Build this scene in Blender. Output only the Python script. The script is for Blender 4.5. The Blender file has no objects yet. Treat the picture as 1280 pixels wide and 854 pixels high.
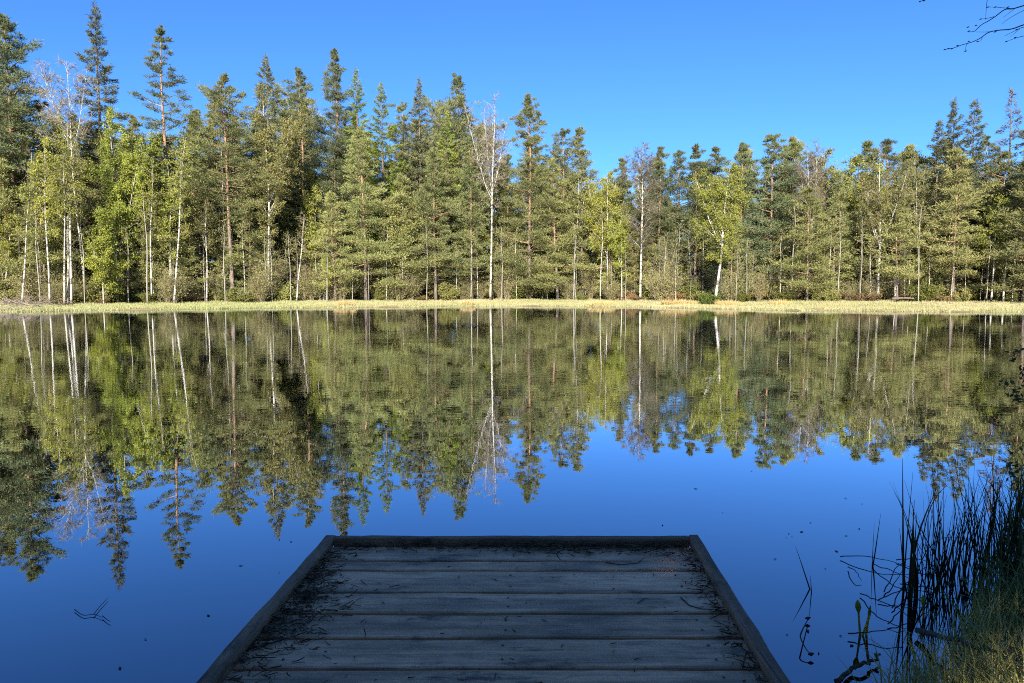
import bpy, math, random
import numpy as np

C = bpy.context.scene.collection
R = math.radians
rs = np.random.RandomState

# ------------------------------------------------------------------ camera model of the photograph
F = 900.0
PITCH = R(4.4)
CAM = np.array([0.0, 0.0, 1.65])
RIGHT = np.array([1.0, 0, 0])
FWD = np.array([0, math.cos(PITCH), -math.sin(PITCH)])
UP = np.array([0, math.sin(PITCH), math.cos(PITCH)])


def ray(px, py):
    return RIGHT * ((px - 640) / F) - UP * ((py - 427) / F) + FWD


def on_plane(px, py, z=0.0):
    d = ray(px, py)
    return CAM + d * ((z - CAM[2]) / d[2])


def at_depth(px, py, Y):
    d = ray(px, py)
    return CAM + d * (Y / d[1])


# ------------------------------------------------------------------ lake outline and terrain
LAKE = np.array([(-46, 14), (-20, -1), (-6, -2.6), (-1.5, -2.3), (1.15, -1.6), (1.22, 1.6), (1.32, 2.35), (1.62, 2.75),
                 (2.0, 3.0), (2.45, 3.5), (3.1, 4.3), (4.5, 6.0), (9, 9), (20, 14), (36, 24), (46, 30.5), (46, 38), (40, 43.5),
                 (32.7, 46), (28, 46.4), (24, 47.6), (19.2, 48.6), (16.5, 51), (14.3, 53.5), (11, 56), (8, 58), (5.2, 59.2), (0, 60), (-5, 58.9),
                 (-10.1, 57), (-15, 55.3), (-19.2, 54), (-23, 51.8), (-26.7, 50), (-30, 47.5), (-32.7, 46), (-38, 41), (-44, 30.5)], float)


def lake_sd(x, y):
    """signed distance to the lake outline, positive on land"""
    x = np.asarray(x, float); y = np.asarray(y, float)
    best = np.full(x.shape, 1e9)
    inside = np.zeros(x.shape, bool)
    n = len(LAKE)
    for i in range(n):
        ax, ay = LAKE[i]; bx, by = LAKE[(i + 1) % n]
        ex, ey = bx - ax, by - ay
        t = np.clip(((x - ax) * ex + (y - ay) * ey) / (ex * ex + ey * ey), 0, 1)
        best = np.minimum(best, (x - ax - t * ex) ** 2 + (y - ay - t * ey) ** 2)
        cross = ((ay > y) != (by > y))
        with np.errstate(divide='ignore', invalid='ignore'):
            xi = ax + (y - ay) / (by - ay if by != ay else 1e-9) * ex
        inside ^= cross & (x < xi)
    d = np.sqrt(best)
    d = np.where(inside, -d, d)
    return d + sm(28, 36, y) * (.55 * np.sin(x * .8) * np.sin(x * .33 + 1) + .28 * np.sin(x * 2.1 + y * .5) + .15 * np.sin(x * 4.7))


def sm(a, b, x):
    t = np.clip((x - a) / (b - a), 0, 1)
    return t * t * (3 - 2 * t)


def ground_z(x, y):
    x = np.asarray(x, float); y = np.asarray(y, float)
    s = lake_sd(x, y)
    near = 1 - sm(10, 24, y)
    z = np.where(s < 0, -0.7 * sm(0, 2.2, -s), 0.0)
    z = z + 0.10 * sm(0, 0.6, s) + 0.22 * sm(2, 14, s) + 5.5 * sm(12, 80, s) * sm(25, 45, y)
    z = z + near * (0.10 * sm(0.1, 0.9, s) + 0.3 * sm(1.5, 6, s))
    bump = 0.05 * np.sin(x * 1.7 + 0.6 * np.sin(y * 1.1)) * np.sin(y * 1.3 + x * .4) + 0.03 * np.sin(x * 4.1) * np.sin(y * 3.7)
    return z + bump * sm(0.1, 1.5, s)


def gz(x, y):
    return float(ground_z(np.array([x]), np.array([y]))[0])


SHX = np.linspace(-70, 70, 141)


def shore_y(x):
    """far shoreline y for a given x"""
    pts = LAKE[(LAKE[:, 1] > 30)]
    o = np.argsort(pts[:, 0])
    return float(np.interp(x, pts[o, 0], pts[o, 1]))


def tree_line(x):
    return shore_y(x) + np.interp(x, [-35, -20, 0, 14, 22, 35], [11, 11, 11, 12, 15, 15])


# ------------------------------------------------------------------ mesh helpers
class Acc:
    def __init__(s):
        s.V = []; s.T = []; s.Q = []; s.n = 0; s.h = []; s.vt = []; s.vq = []

    def add(s, V, T=None, Q=None, h=None, var=None):
        V = np.asarray(V, float)
        s.V.append(V)
        s.h.append(np.zeros(len(V)) if h is None else np.broadcast_to(np.asarray(h, float), (len(V),)))
        if T is not None and len(T):
            T = np.asarray(T, int); s.T.append(T + s.n)
            s.vt.append(np.full(len(T), .5) if var is None else np.broadcast_to(np.asarray(var, float), (len(T),)))
        if Q is not None and len(Q):
            Q = np.asarray(Q, int); s.Q.append(Q + s.n)
            s.vq.append(np.full(len(Q), .5) if var is None else np.broadcast_to(np.asarray(var, float), (len(Q),)))
        s.n += len(V)

    def mesh(s, name, mat, smooth=False):
        V = np.concatenate(s.V) if s.V else np.zeros((0, 3))
        T = np.concatenate(s.T) if s.T else np.zeros((0, 3), int)
        Q = np.concatenate(s.Q) if s.Q else np.zeros((0, 4), int)
        m = bpy.data.meshes.new(name)
        m.vertices.add(len(V)); m.vertices.foreach_set('co', V.astype(np.float32).ravel())
        nl = T.size + Q.size
        m.loops.add(nl)
        m.loops.foreach_set('vertex_index', np.concatenate([T.ravel(), Q.ravel()]).astype(np.int32))
        nf = len(T) + len(Q)
        m.polygons.add(nf)
        ls = np.concatenate([np.arange(len(T)) * 3, T.size + np.arange(len(Q)) * 4]).astype(np.int32)
        m.polygons.foreach_set('loop_start', ls)
        m.polygons.foreach_set('loop_total', np.concatenate([np.full(len(T), 3), np.full(len(Q), 4)]).astype(np.int32))
        m.polygons.foreach_set('use_smooth', np.full(nf, smooth))
        m.update(calc_edges=True)
        a = m.attributes.new('hh', 'FLOAT', 'POINT'); a.data.foreach_set('value', np.concatenate(s.h).astype(np.float32))
        var = np.concatenate((s.vt or [np.zeros(0)]) + (s.vq or [np.zeros(0)]))
        a = m.attributes.new('var', 'FLOAT', 'FACE'); a.data.foreach_set('value', var.astype(np.float32))
        if mat: m.materials.append(mat)
        m.validate()
        return m

    def tube(s, path, rad, k=5, h=None, cap=True, var=None):
        P = np.asarray(path, float); n = len(P)
        rad = np.broadcast_to(np.asarray(rad, float), (n,))
        t = np.gradient(P, axis=0)
        t /= np.linalg.norm(t, axis=1)[:, None] + 1e-9
        ref = np.array([0.0, 0, 1.0]) if abs(t[:, 2]).mean() < .8 else np.array([1.0, 0, 0])
        a = np.cross(t, ref); a /= np.linalg.norm(a, axis=1)[:, None] + 1e-9
        b = np.cross(t, a)
        ang = np.arange(k) * 2 * math.pi / k
        V = P[:, None, :] + rad[:, None, None] * (np.cos(ang)[None, :, None] * a[:, None, :] + np.sin(ang)[None, :, None] * b[:, None, :])
        V = V.reshape(-1, 3)
        i = np.arange(n - 1)[:, None] * k; j = np.arange(k)[None, :]; j2 = (j + 1) % k
        Q = np.stack([i + j, i + j2, i + k + j2, i + k + j], -1).reshape(-1, 4)
        T = []
        if cap:
            c0 = len(V); V = np.vstack([V, P[:1], P[-1:]])
            T = [(c0, (q + 1) % k, q) for q in range(k)] + [(c0 + 1, (n - 1) * k + q, (n - 1) * k + (q + 1) % k) for q in range(k)]
        hh = None
        if h is not None:
            hb = np.broadcast_to(np.asarray(h, float), (n,))
            hh = np.repeat(hb, k)
            if cap: hh = np.concatenate([hh, hb[:1], hb[-1:]])
        s.add(V, T, Q, hh, .5 if var is None else var)

    def sprays(s, P, D, L, W, rng, var):
        """slim leaf-sized triangles at P pointing along D"""
        n = len(P)
        rnd = rng.normal(size=(n, 3))
        side = np.cross(D, rnd); side /= np.linalg.norm(side, axis=1)[:, None] + 1e-9
        L = np.broadcast_to(L, (n,))[:, None]; W = np.broadcast_to(W, (n,))[:, None]
        V = np.stack([P - side * W * .5, P + side * W * .5, P + D * L], 1).reshape(-1, 3)
        s.add(V, np.arange(3 * n).reshape(-1, 3), var=var)

    def leaves(s, P, D, L, W, rng, var):
        """pointed oval leaves: two triangles each"""
        n = len(P)
        side = np.cross(D, rng.normal(size=(n, 3))); side /= np.linalg.norm(side, axis=1)[:, None] + 1e-9
        L = np.broadcast_to(L, (n,))[:, None]; W = np.broadcast_to(W, (n,))[:, None]
        V = np.stack([P, P + D * L * .45 + side * W * .5, P + D * L, P + D * L * .45 - side * W * .5], 1).reshape(-1, 3)
        s.add(V, None, np.arange(4 * n).reshape(-1, 4), var=var)

    def box(s, x0, x1, y0, y1, z0, z1):
        V = [(x0, y0, z0), (x1, y0, z0), (x1, y1, z0), (x0, y1, z0), (x0, y0, z1), (x1, y0, z1), (x1, y1, z1), (x0, y1, z1)]
        s.add(V, None, [(0, 3, 2, 1), (4, 5, 6, 7), (0, 1, 5, 4), (1, 2, 6, 5), (2, 3, 7, 6), (3, 0, 4, 7)])


def unit(v):
    return v / (np.linalg.norm(v, axis=-1, keepdims=True) + 1e-9)


def tag(o, label=None, cat=None, group=None, kind=None):
    if label: o['label'] = label
    if cat: o['category'] = cat
    if group: o['group'] = group
    if kind: o['kind'] = kind
    return o


def link(name, mesh, parent=None, loc=None):
    o = bpy.data.objects.new(name, mesh); C.objects.link(o)
    if parent is not None: o.parent = parent
    if loc is not None: o.location = loc
    return o


def empty(name, loc, rz=0, sc=1):
    o = bpy.data.objects.new(name, None); C.objects.link(o)
    o.location = loc; o.rotation_euler = (0, 0, rz)
    o.scale = (sc, sc, sc) if np.isscalar(sc) else sc
    o.empty_display_size = .3
    return o


# ------------------------------------------------------------------ materials
class NT:
    def __init__(s, name):
        s.m = bpy.data.materials.new(name); s.m.use_nodes = True
        s.t = s.m.node_tree; s.t.nodes.clear()
        s.out = s.n('ShaderNodeOutputMaterial')

    def n(s, typ, **kw):
        nd = s.t.nodes.new(typ)
        for k, v in kw.items():
            if k.startswith('_'): nd.inputs[k[1:].replace('_', ' ')].default_value = v
            else: setattr(nd, k, v)
        return nd

    def l(s, a, b):
        s.t.links.new(a, b)

    def mix(s, fac, a, b, blend='MIX'):
        nd = s.n('ShaderNodeMix', data_type='RGBA', blend_type=blend)
        for sock, v in ((nd.inputs['Factor'], fac), (nd.inputs['A'], a), (nd.inputs['B'], b)):
            sk = sock
            if sock.name in 'AB':
                sk = [i for i in nd.inputs if i.name == sock.name and i.type == 'RGBA'][0]
            else:
                sk = nd.inputs[0]
            if hasattr(v, 'type') and hasattr(v, 'is_linked'): s.l(v, sk)
            elif isinstance(v, (int, float)): sk.default_value = v
            else: sk.default_value = (*v, 1)
        return [o for o in nd.outputs if o.type == 'RGBA'][0]

    def math(s, op, a, b=0.0, c=None, clamp=False):
        nd = s.n('ShaderNodeMath', operation=op, use_clamp=clamp)
        for i, v in enumerate((a, b) if c is None else (a, b, c)):
            if hasattr(v, 'is_linked'): s.l(v, nd.inputs[i])
            else: nd.inputs[i].default_value = v
        return nd.outputs[0]

    def ramp(s, fac, stops):
        nd = s.n('ShaderNodeValToRGB')
        e = nd.color_ramp.elements
        while len(e) < len(stops): e.new(.5)
        for el, (p, c) in zip(e, stops):
            el.position = p; el.color = (*c, 1) if len(c) == 3 else c
        s.l(fac, nd.inputs[0])
        return nd.outputs[0]

    def noise(s, scale, detail=3, rough=.5, stretch=None, vec='Object', dist=0.0):
        tc = s.n('ShaderNodeTexCoord'); v = tc.outputs[vec]
        if stretch:
            mp = s.n('ShaderNodeMapping'); mp.inputs['Scale'].default_value = stretch
            s.l(v, mp.inputs[0]); v = mp.outputs[0]
        nd = s.n('ShaderNodeTexNoise'); nd.inputs['Scale'].default_value = scale
        nd.inputs['Detail'].default_value = detail; nd.inputs['Roughness'].default_value = rough
        nd.inputs['Distortion'].default_value = dist
        s.l(v, nd.inputs['Vector'])
        return nd.outputs['Fac']

    def attr(s, name):
        return s.n('ShaderNodeAttribute', attribute_name=name).outputs['Fac']


def foliage(name, a, b, c=None, trans=.28, vary=.40, hue=.025, nscale=.45, west=None):
    """leaf colour: a..b by leaf, drifting to c in whole boughs, a little different from plant to plant"""
    t = NT(name)
    col = t.mix(t.attr('var'), a, b)
    if c is not None:
        nz = t.ramp(t.noise(nscale, 2), [(.42, (0, 0, 0)), (.62, (1, 1, 1))])
        col = t.mix(t.math('MULTIPLY', nz, .65), col, c)
    if west is not None:                       # greener toward the western end of the shore
        sp = t.n('ShaderNodeSeparateXYZ'); t.l(t.n('ShaderNodeTexCoord').outputs['Object'], sp.inputs[0])
        mr = t.n('ShaderNodeMapRange', interpolation_type='SMOOTHSTEP'); t.l(sp.outputs['X'], mr.inputs[0])
        mr.inputs[1].default_value = -8; mr.inputs[2].default_value = -22; mr.inputs[3].default_value = 0; mr.inputs[4].default_value = .22
        col = t.mix(mr.outputs[0], col, west)
    rnd = t.n('ShaderNodeObjectInfo').outputs['Random']
    hs = t.n('ShaderNodeHueSaturation')
    t.l(t.math('MULTIPLY_ADD', rnd, vary, 1 - vary * .5), hs.inputs['Value'])
    r2 = t.math('FRACT', t.math('MULTIPLY', rnd, 7.31))
    t.l(t.math('MULTIPLY_ADD', r2, hue, .5 - hue * .5), hs.inputs['Hue'])
    t.l(col, hs.inputs['Color'])
    d = t.n('ShaderNodeBsdfDiffuse'); tr = t.n('ShaderNodeBsdfTranslucent')
    t.l(hs.outputs[0], d.inputs[0]); t.l(hs.outputs[0], tr.inputs[0])
    mx = t.n('ShaderNodeMixShader'); mx.inputs[0].default_value = trans
    t.l(d.outputs[0], mx.inputs[1]); t.l(tr.outputs[0], mx.inputs[2])
    t.l(mx.outputs[0], t.out.inputs[0])
    return t.m


def rough_mat(name, colfn, rough=.85, bump=None, bstr=.3, spec=.3):
    t = NT(name)
    p = t.n('ShaderNodeBsdfPrincipled'); p.inputs['Roughness'].default_value = rough
    p.inputs['Specular IOR Level'].default_value = spec
    col = colfn(t)
    if hasattr(col, 'is_linked'): t.l(col, p.inputs['Base Color'])
    else: p.inputs['Base Color'].default_value = (*col, 1)
    if bump:
        b = t.n('ShaderNodeBump'); b.inputs['Strength'].default_value = bstr; b.inputs['Distance'].default_value = .02
        t.l(bump(t), b.inputs['Height']); t.l(b.outputs[0], p.inputs['Normal'])
    t.l(p.outputs[0], t.out.inputs[0])
    return t.m


M = {}
M['pine'] = foliage('pine_needles', (.182, .196, .076), (.288, .287, .122), (.158, .178, .080))
M['pine_dark'] = foliage('dark_pine_needles', (.128, .152, .074), (.208, .226, .110), (.114, .142, .078))
M['pine_olive'] = foliage('olive_pine_needles', (.218, .226, .078), (.328, .318, .126), (.192, .206, .082))
M['spruce'] = foliage('spruce_needles', (.105, .116, .058), (.185, .188, .092), (.12, .125, .068))
M['larch'] = foliage('larch_needles', (.20, .26, .045), (.29, .34, .07), (.17, .22, .05))
M['birch_leaf'] = foliage('birch_leaves', (.25, .27, .045), (.36, .36, .075), (.21, .235, .05), trans=.34)
M['birch_olive'] = foliage('budding_birch_leaves', (.20, .20, .060), (.28, .265, .09), (.17, .18, .065), trans=.34)
M['bush_leaf'] = foliage('bush_leaves', (.105, .125, .030), (.175, .180, .045), (.09, .10, .035))
M['dry_leaf'] = foliage('dry_foliage', (.19, .13, .06), (.28, .19, .09), (.15, .11, .06))
M['twig'] = foliage('birch_twigs', (.125, .105, .072), (.215, .18, .125), None, trans=.1, hue=.0)
M['pale_twig'] = foliage('pale_twigs', (.15, .128, .095), (.25, .215, .16), None, trans=.1, hue=.0)
M['brush'] = foliage('dead_brush', (.17, .135, .105), (.31, .26, .21), None, trans=.0, hue=.0)
M['juniper'] = foliage('green_bush_leaves', (.075, .105, .025), (.125, .155, .04), None)
M['marsh'] = foliage('marsh_grass_blades', (.37, .345, .168), (.50, .455, .262), (.325, .34, .145), nscale=.12, vary=0, hue=0, west=(.36, .47, .17))
M['straw'] = foliage('straw_blades', (.52, .36, .15), (.66, .50, .25), None)
M['sedge'] = foliage('sedge_blades', (.085, .085, .026), (.22, .18, .07), None, vary=.2)
M['reed'] = foliage('reed_stems', (.03, .036, .016), (.12, .105, .045), None, vary=.3)
M['bank_grass'] = foliage('bank_grass_blades', (.24, .27, .06), (.56, .46, .18), None, vary=0, hue=0)
M['shoot'] = foliage('water_plant_shoot', (.30, .30, .03), (.40, .36, .05), None)


def pine_bark(t):
    n = t.noise(3.0, 3, stretch=(1, 1, .35))
    up = t.ramp(t.math('ADD', t.attr('hh'), t.math('MULTIPLY_ADD', n, .25, -.12)),
                [(.0, (.20, .165, .14)), (.3, (.24, .18, .145)), (.55, (.33, .20, .125)), (1, (.38, .23, .13))])
    return t.mix(t.ramp(t.noise(7, 3, stretch=(1, 1, .25)), [(.42, (0, 0, 0)), (.6, (1, 1, 1))]), t.mix(.55, up, (.05, .035, .03)), up)


M['pine_bark'] = rough_mat('pine_bark', pine_bark)
M['dark_bark'] = rough_mat('dark_bark', lambda t: t.mix(t.noise(5, 3, stretch=(1, 1, .3)), (.06, .048, .04), (.21, .165, .13)))
M['brush_bark'] = rough_mat('brush_bark', lambda t: t.mix(t.noise(4, 3, stretch=(1, 1, .4)), (.17, .135, .08), (.35, .295, .185)))
M['grey_bark'] = rough_mat('grey_bark', lambda t: t.mix(t.noise(4, 3, stretch=(1, 1, .4)), (.16, .14, .12), (.42, .38, .33)))


def birch_bark(t):
    mk = t.ramp(t.noise(1.9, 4, .7, stretch=(1, 1, 2.0)), [(.42, (0, 0, 0)), (.50, (1, 1, 1))])
    base = t.mix(mk, (.10, .085, .075), t.mix(t.noise(1.2, 2), (.39, .36, .30), (.56, .525, .45)))
    foot = t.ramp(t.math('ADD', t.attr('hh'), t.math('MULTIPLY', t.noise(3, 2), .06)), [(.03, (1, 1, 1)), (.09, (0, 0, 0))])
    base = t.mix(t.ramp(t.attr('hh'), [(.66, (0, 0, 0)), (.97, (.8, .8, .8))]), base, (.30, .25, .20))
    return t.mix(t.math('MULTIPLY', foot, .55), base, (.10, .08, .07))


M['birch_bark'] = rough_mat('birch_bark', birch_bark, .7)


def plank_col(axis, dark=1.0):
    """weathered board: grain along the board's axis, knots, worn pale fibres, damp stains"""
    def fn(t):
        r = t.n('ShaderNodeObjectInfo').outputs['Random']
        tc = t.n('ShaderNodeTexCoord')
        off = t.n('ShaderNodeVectorMath', operation='ADD'); t.l(tc.outputs['Object'], off.inputs[0])
        cb = t.n('ShaderNodeCombineXYZ'); t.l(t.math('MULTIPLY', r, 37.0), cb.inputs[0]); t.l(t.math('MULTIPLY', r, 11.0), cb.inputs[1])
        t.l(cb.outputs[0], off.inputs[1])

        def nz(sc, st, det=4, ro=.6, di=0.):
            mp = t.n('ShaderNodeMapping'); mp.inputs['Scale'].default_value = st if axis == 'x' else (st[1], st[0], st[2])
            t.l(off.outputs[0], mp.inputs[0])
            n = t.n('ShaderNodeTexNoise'); n.inputs['Scale'].default_value = sc; n.inputs['Detail'].default_value = det
            n.inputs['Roughness'].default_value = ro; n.inputs['Distortion'].default_value = di
            t.l(mp.outputs[0], n.inputs['Vector']); return n.outputs['Fac']
        grain = nz(42, (.03, 1, 1), 5, .65, .5)
        crack = nz(75, (.02, 1, 1), 2, .5)
        broad = nz(4.2, (.30, 1.5, 1), 5, .62, .6)
        mott = nz(17, (.35, 1.0, 1), 5, .75, .5)
        stain = nz(3.4, (.7, 1.9, 1), 6, .72)
        col = t.mix(t.ramp(grain, [(.36, (0, 0, 0)), (.64, (1, 1, 1))]), (.25, .128, .067), (.50, .244, .126))
        col = t.mix(t.math('MULTIPLY', t.ramp(mott, [(.40, (0, 0, 0)), (.64, (1, 1, 1))]), .6), col, (.62, .325, .178))
        col = t.mix(t.ramp(broad, [(.30, (.8, .8, .8)), (.58, (0, 0, 0))]), col, (.115, .074, .045))
        col = t.mix(t.ramp(stain, [(.57, (0, 0, 0)), (.68, (.9, .9, .9))]), col, (.05, .036, .025))
        col = t.mix(t.ramp(crack, [(.27, (.8, .8, .8)), (.33, (0, 0, 0))]), col, (.04, .03, .02))
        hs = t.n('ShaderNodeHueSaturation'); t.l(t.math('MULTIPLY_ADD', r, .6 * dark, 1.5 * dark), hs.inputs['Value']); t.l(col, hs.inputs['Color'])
        t._fine = t.math('ADD', grain, t.math('MULTIPLY', crack, .6))
        return hs.outputs[0]
    return fn


M['plank'] = rough_mat('weathered_plank', plank_col('x'), .7, lambda t: t._fine, .3, spec=.3)
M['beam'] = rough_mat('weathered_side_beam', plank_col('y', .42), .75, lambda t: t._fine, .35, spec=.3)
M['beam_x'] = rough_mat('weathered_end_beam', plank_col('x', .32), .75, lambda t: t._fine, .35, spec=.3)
M['litter'] = foliage('litter_bits', (.035, .024, .016), (.22, .145, .085), None, trans=.0, vary=0, hue=0)
M['dead_stem'] = foliage('dead_stems', (.05, .04, .03), (.13, .105, .075), None, trans=.0)
M['leaf_dry'] = rough_mat('dry_leaf', lambda t: (.24, .17, .12), .7)
M['bud_twig'] = rough_mat('alder_twig', lambda t: (.045, .038, .035), .7)


def ground_col(t):
    n = t.noise(.35, 5, .65, vec='Object')
    f = t.noise(2.3, 5, .7, vec='Object')
    col = t.mix(t.ramp(n, [(.4, (0, 0, 0)), (.6, (1, 1, 1))]), (.13, .115, .05), (.22, .16, .085))
    return t.mix(t.ramp(f, [(.45, (0, 0, 0)), (.65, (1, 1, 1))]), col, (.27, .21, .12))


M['ground'] = rough_mat('forest_floor', ground_col, .95, lambda t: t.noise(6, 5, .7), .6)


def water_mat():
    t = NT('pond_water')
    tc = t.n('ShaderNodeTexCoord')
    sep = t.n('ShaderNodeSeparateXYZ'); t.l(tc.outputs['Object'], sep.inputs[0])
    # the pond is stirred a little out in the middle and still in the lee of the near bank
    far = t.n('ShaderNodeMapRange', interpolation_type='SMOOTHSTEP'); t.l(sep.outputs['Y'], far.inputs[0])
    far.inputs[1].default_value = 4; far.inputs[2].default_value = 15; far.inputs[3].default_value = .04; far.inputs[4].default_value = 1.0
    patch = t.ramp(t.noise(.16, 3, .6, stretch=(1, 1.8, 1)), [(.34, (.18, .18, .18)), (.62, (1, 1, 1))])
    n1 = t.noise(7.0, 2, .5, stretch=(.55, 1.0, 1), dist=.6)
    n2 = t.noise(.9, 1, .5, stretch=(.3, 1.0, 1))
    h = t.math('MULTIPLY_ADD', n2, 3.2, n1)
    b = t.n('ShaderNodeBump'); b.inputs['Distance'].default_value = .0015
    t.l(t.math('MULTIPLY', far.outputs[0], patch), b.inputs['Strength']); t.l(h, b.inputs['Height'])
    fr = t.n('ShaderNodeFresnel'); fr.inputs['IOR'].default_value = 1.5; t.l(b.outputs[0], fr.inputs['Normal'])
    shine = t.math('MULTIPLY_ADD', fr.outputs[0], 2.2, .12, clamp=True)
    d = t.n('ShaderNodeBsdfDiffuse'); d.inputs[0].default_value = (.0012, .0022, .0035, 1)
    g = t.n('ShaderNodeBsdfGlossy'); g.inputs['Color'].default_value = (.76, .79, .86, 1); g.inputs['Roughness'].default_value = .0
    t.l(b.outputs[0], g.inputs['Normal'])
    mx = t.n('ShaderNodeMixShader'); t.l(shine, mx.inputs[0]); t.l(d.outputs[0], mx.inputs[1]); t.l(g.outputs[0], mx.inputs[2])
    t.l(mx.outputs[0], t.out.inputs[0])
    return t.m


M['water'] = water_mat()

# ------------------------------------------------------------------ ground and water
gx = np.unique(np.concatenate([np.linspace(-900, -70, 24), np.linspace(-70, 70, 176), np.linspace(-3, 8, 90), np.linspace(70, 900, 24)]))
gy = np.unique(np.concatenate([np.linspace(-900, -30, 20), np.linspace(-30, 120, 190), np.linspace(-3, 8, 90), np.linspace(120, 900, 20)]))
X, Y = np.meshgrid(gx, gy)
Zg = ground_z(X, Y)
ga = Acc()
nx, ny = len(gx), len(gy)
ii = (np.arange(ny - 1)[:, None] * nx + np.arange(nx - 1)[None, :]).ravel()
ga.add(np.stack([X.ravel(), Y.ravel(), Zg.ravel()], 1), None, np.stack([ii, ii + 1, ii + nx + 1, ii + nx], 1))
tag(link('ground', ga.mesh('ground', M['ground'], True)), 'brown forest floor and pond bed', 'ground', kind='structure')
wa = Acc()
wa.add([(-70, -12, 0), (70, -12, 0), (70, 80, 0), (-70, 80, 0)], None, [(0, 1, 2, 3)])
tag(link('water', wa.mesh('water', M['water'])), 'still dark blue pond water mirroring the trees', 'water', kind='structure')


# ------------------------------------------------------------------ tree generators: each returns a list of (part name, mesh)
def trunk_path(rng, H, lean, wander, n=14):
    t = np.linspace(0, 1, n)
    ph = rng.uniform(0, 6.28, 4)
    w = wander * H
    x = lean[0] * t + w * (np.sin(t * 4 + ph[0]) - math.sin(ph[0])) * t ** .7 * .5 + w * .3 * np.sin(t * 9 + ph[1]) * t
    y = lean[1] * t + w * (np.sin(t * 4.5 + ph[2]) - math.sin(ph[2])) * t ** .7 * .5
    # the tip ends over the lean
    x -= (x[-1] - lean[0]) * t ** 2; y -= (y[-1] - lean[1]) * t ** 2
    return np.stack([x, y, t * H], 1)


def interp_path(P, s):
    s = np.clip(np.asarray(s, float), 0, 1) * (len(P) - 1)
    i = np.minimum(s.astype(int), len(P) - 2); f = (s - i)[..., None]
    return P[i] * (1 - f) + P[i + 1] * f


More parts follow.
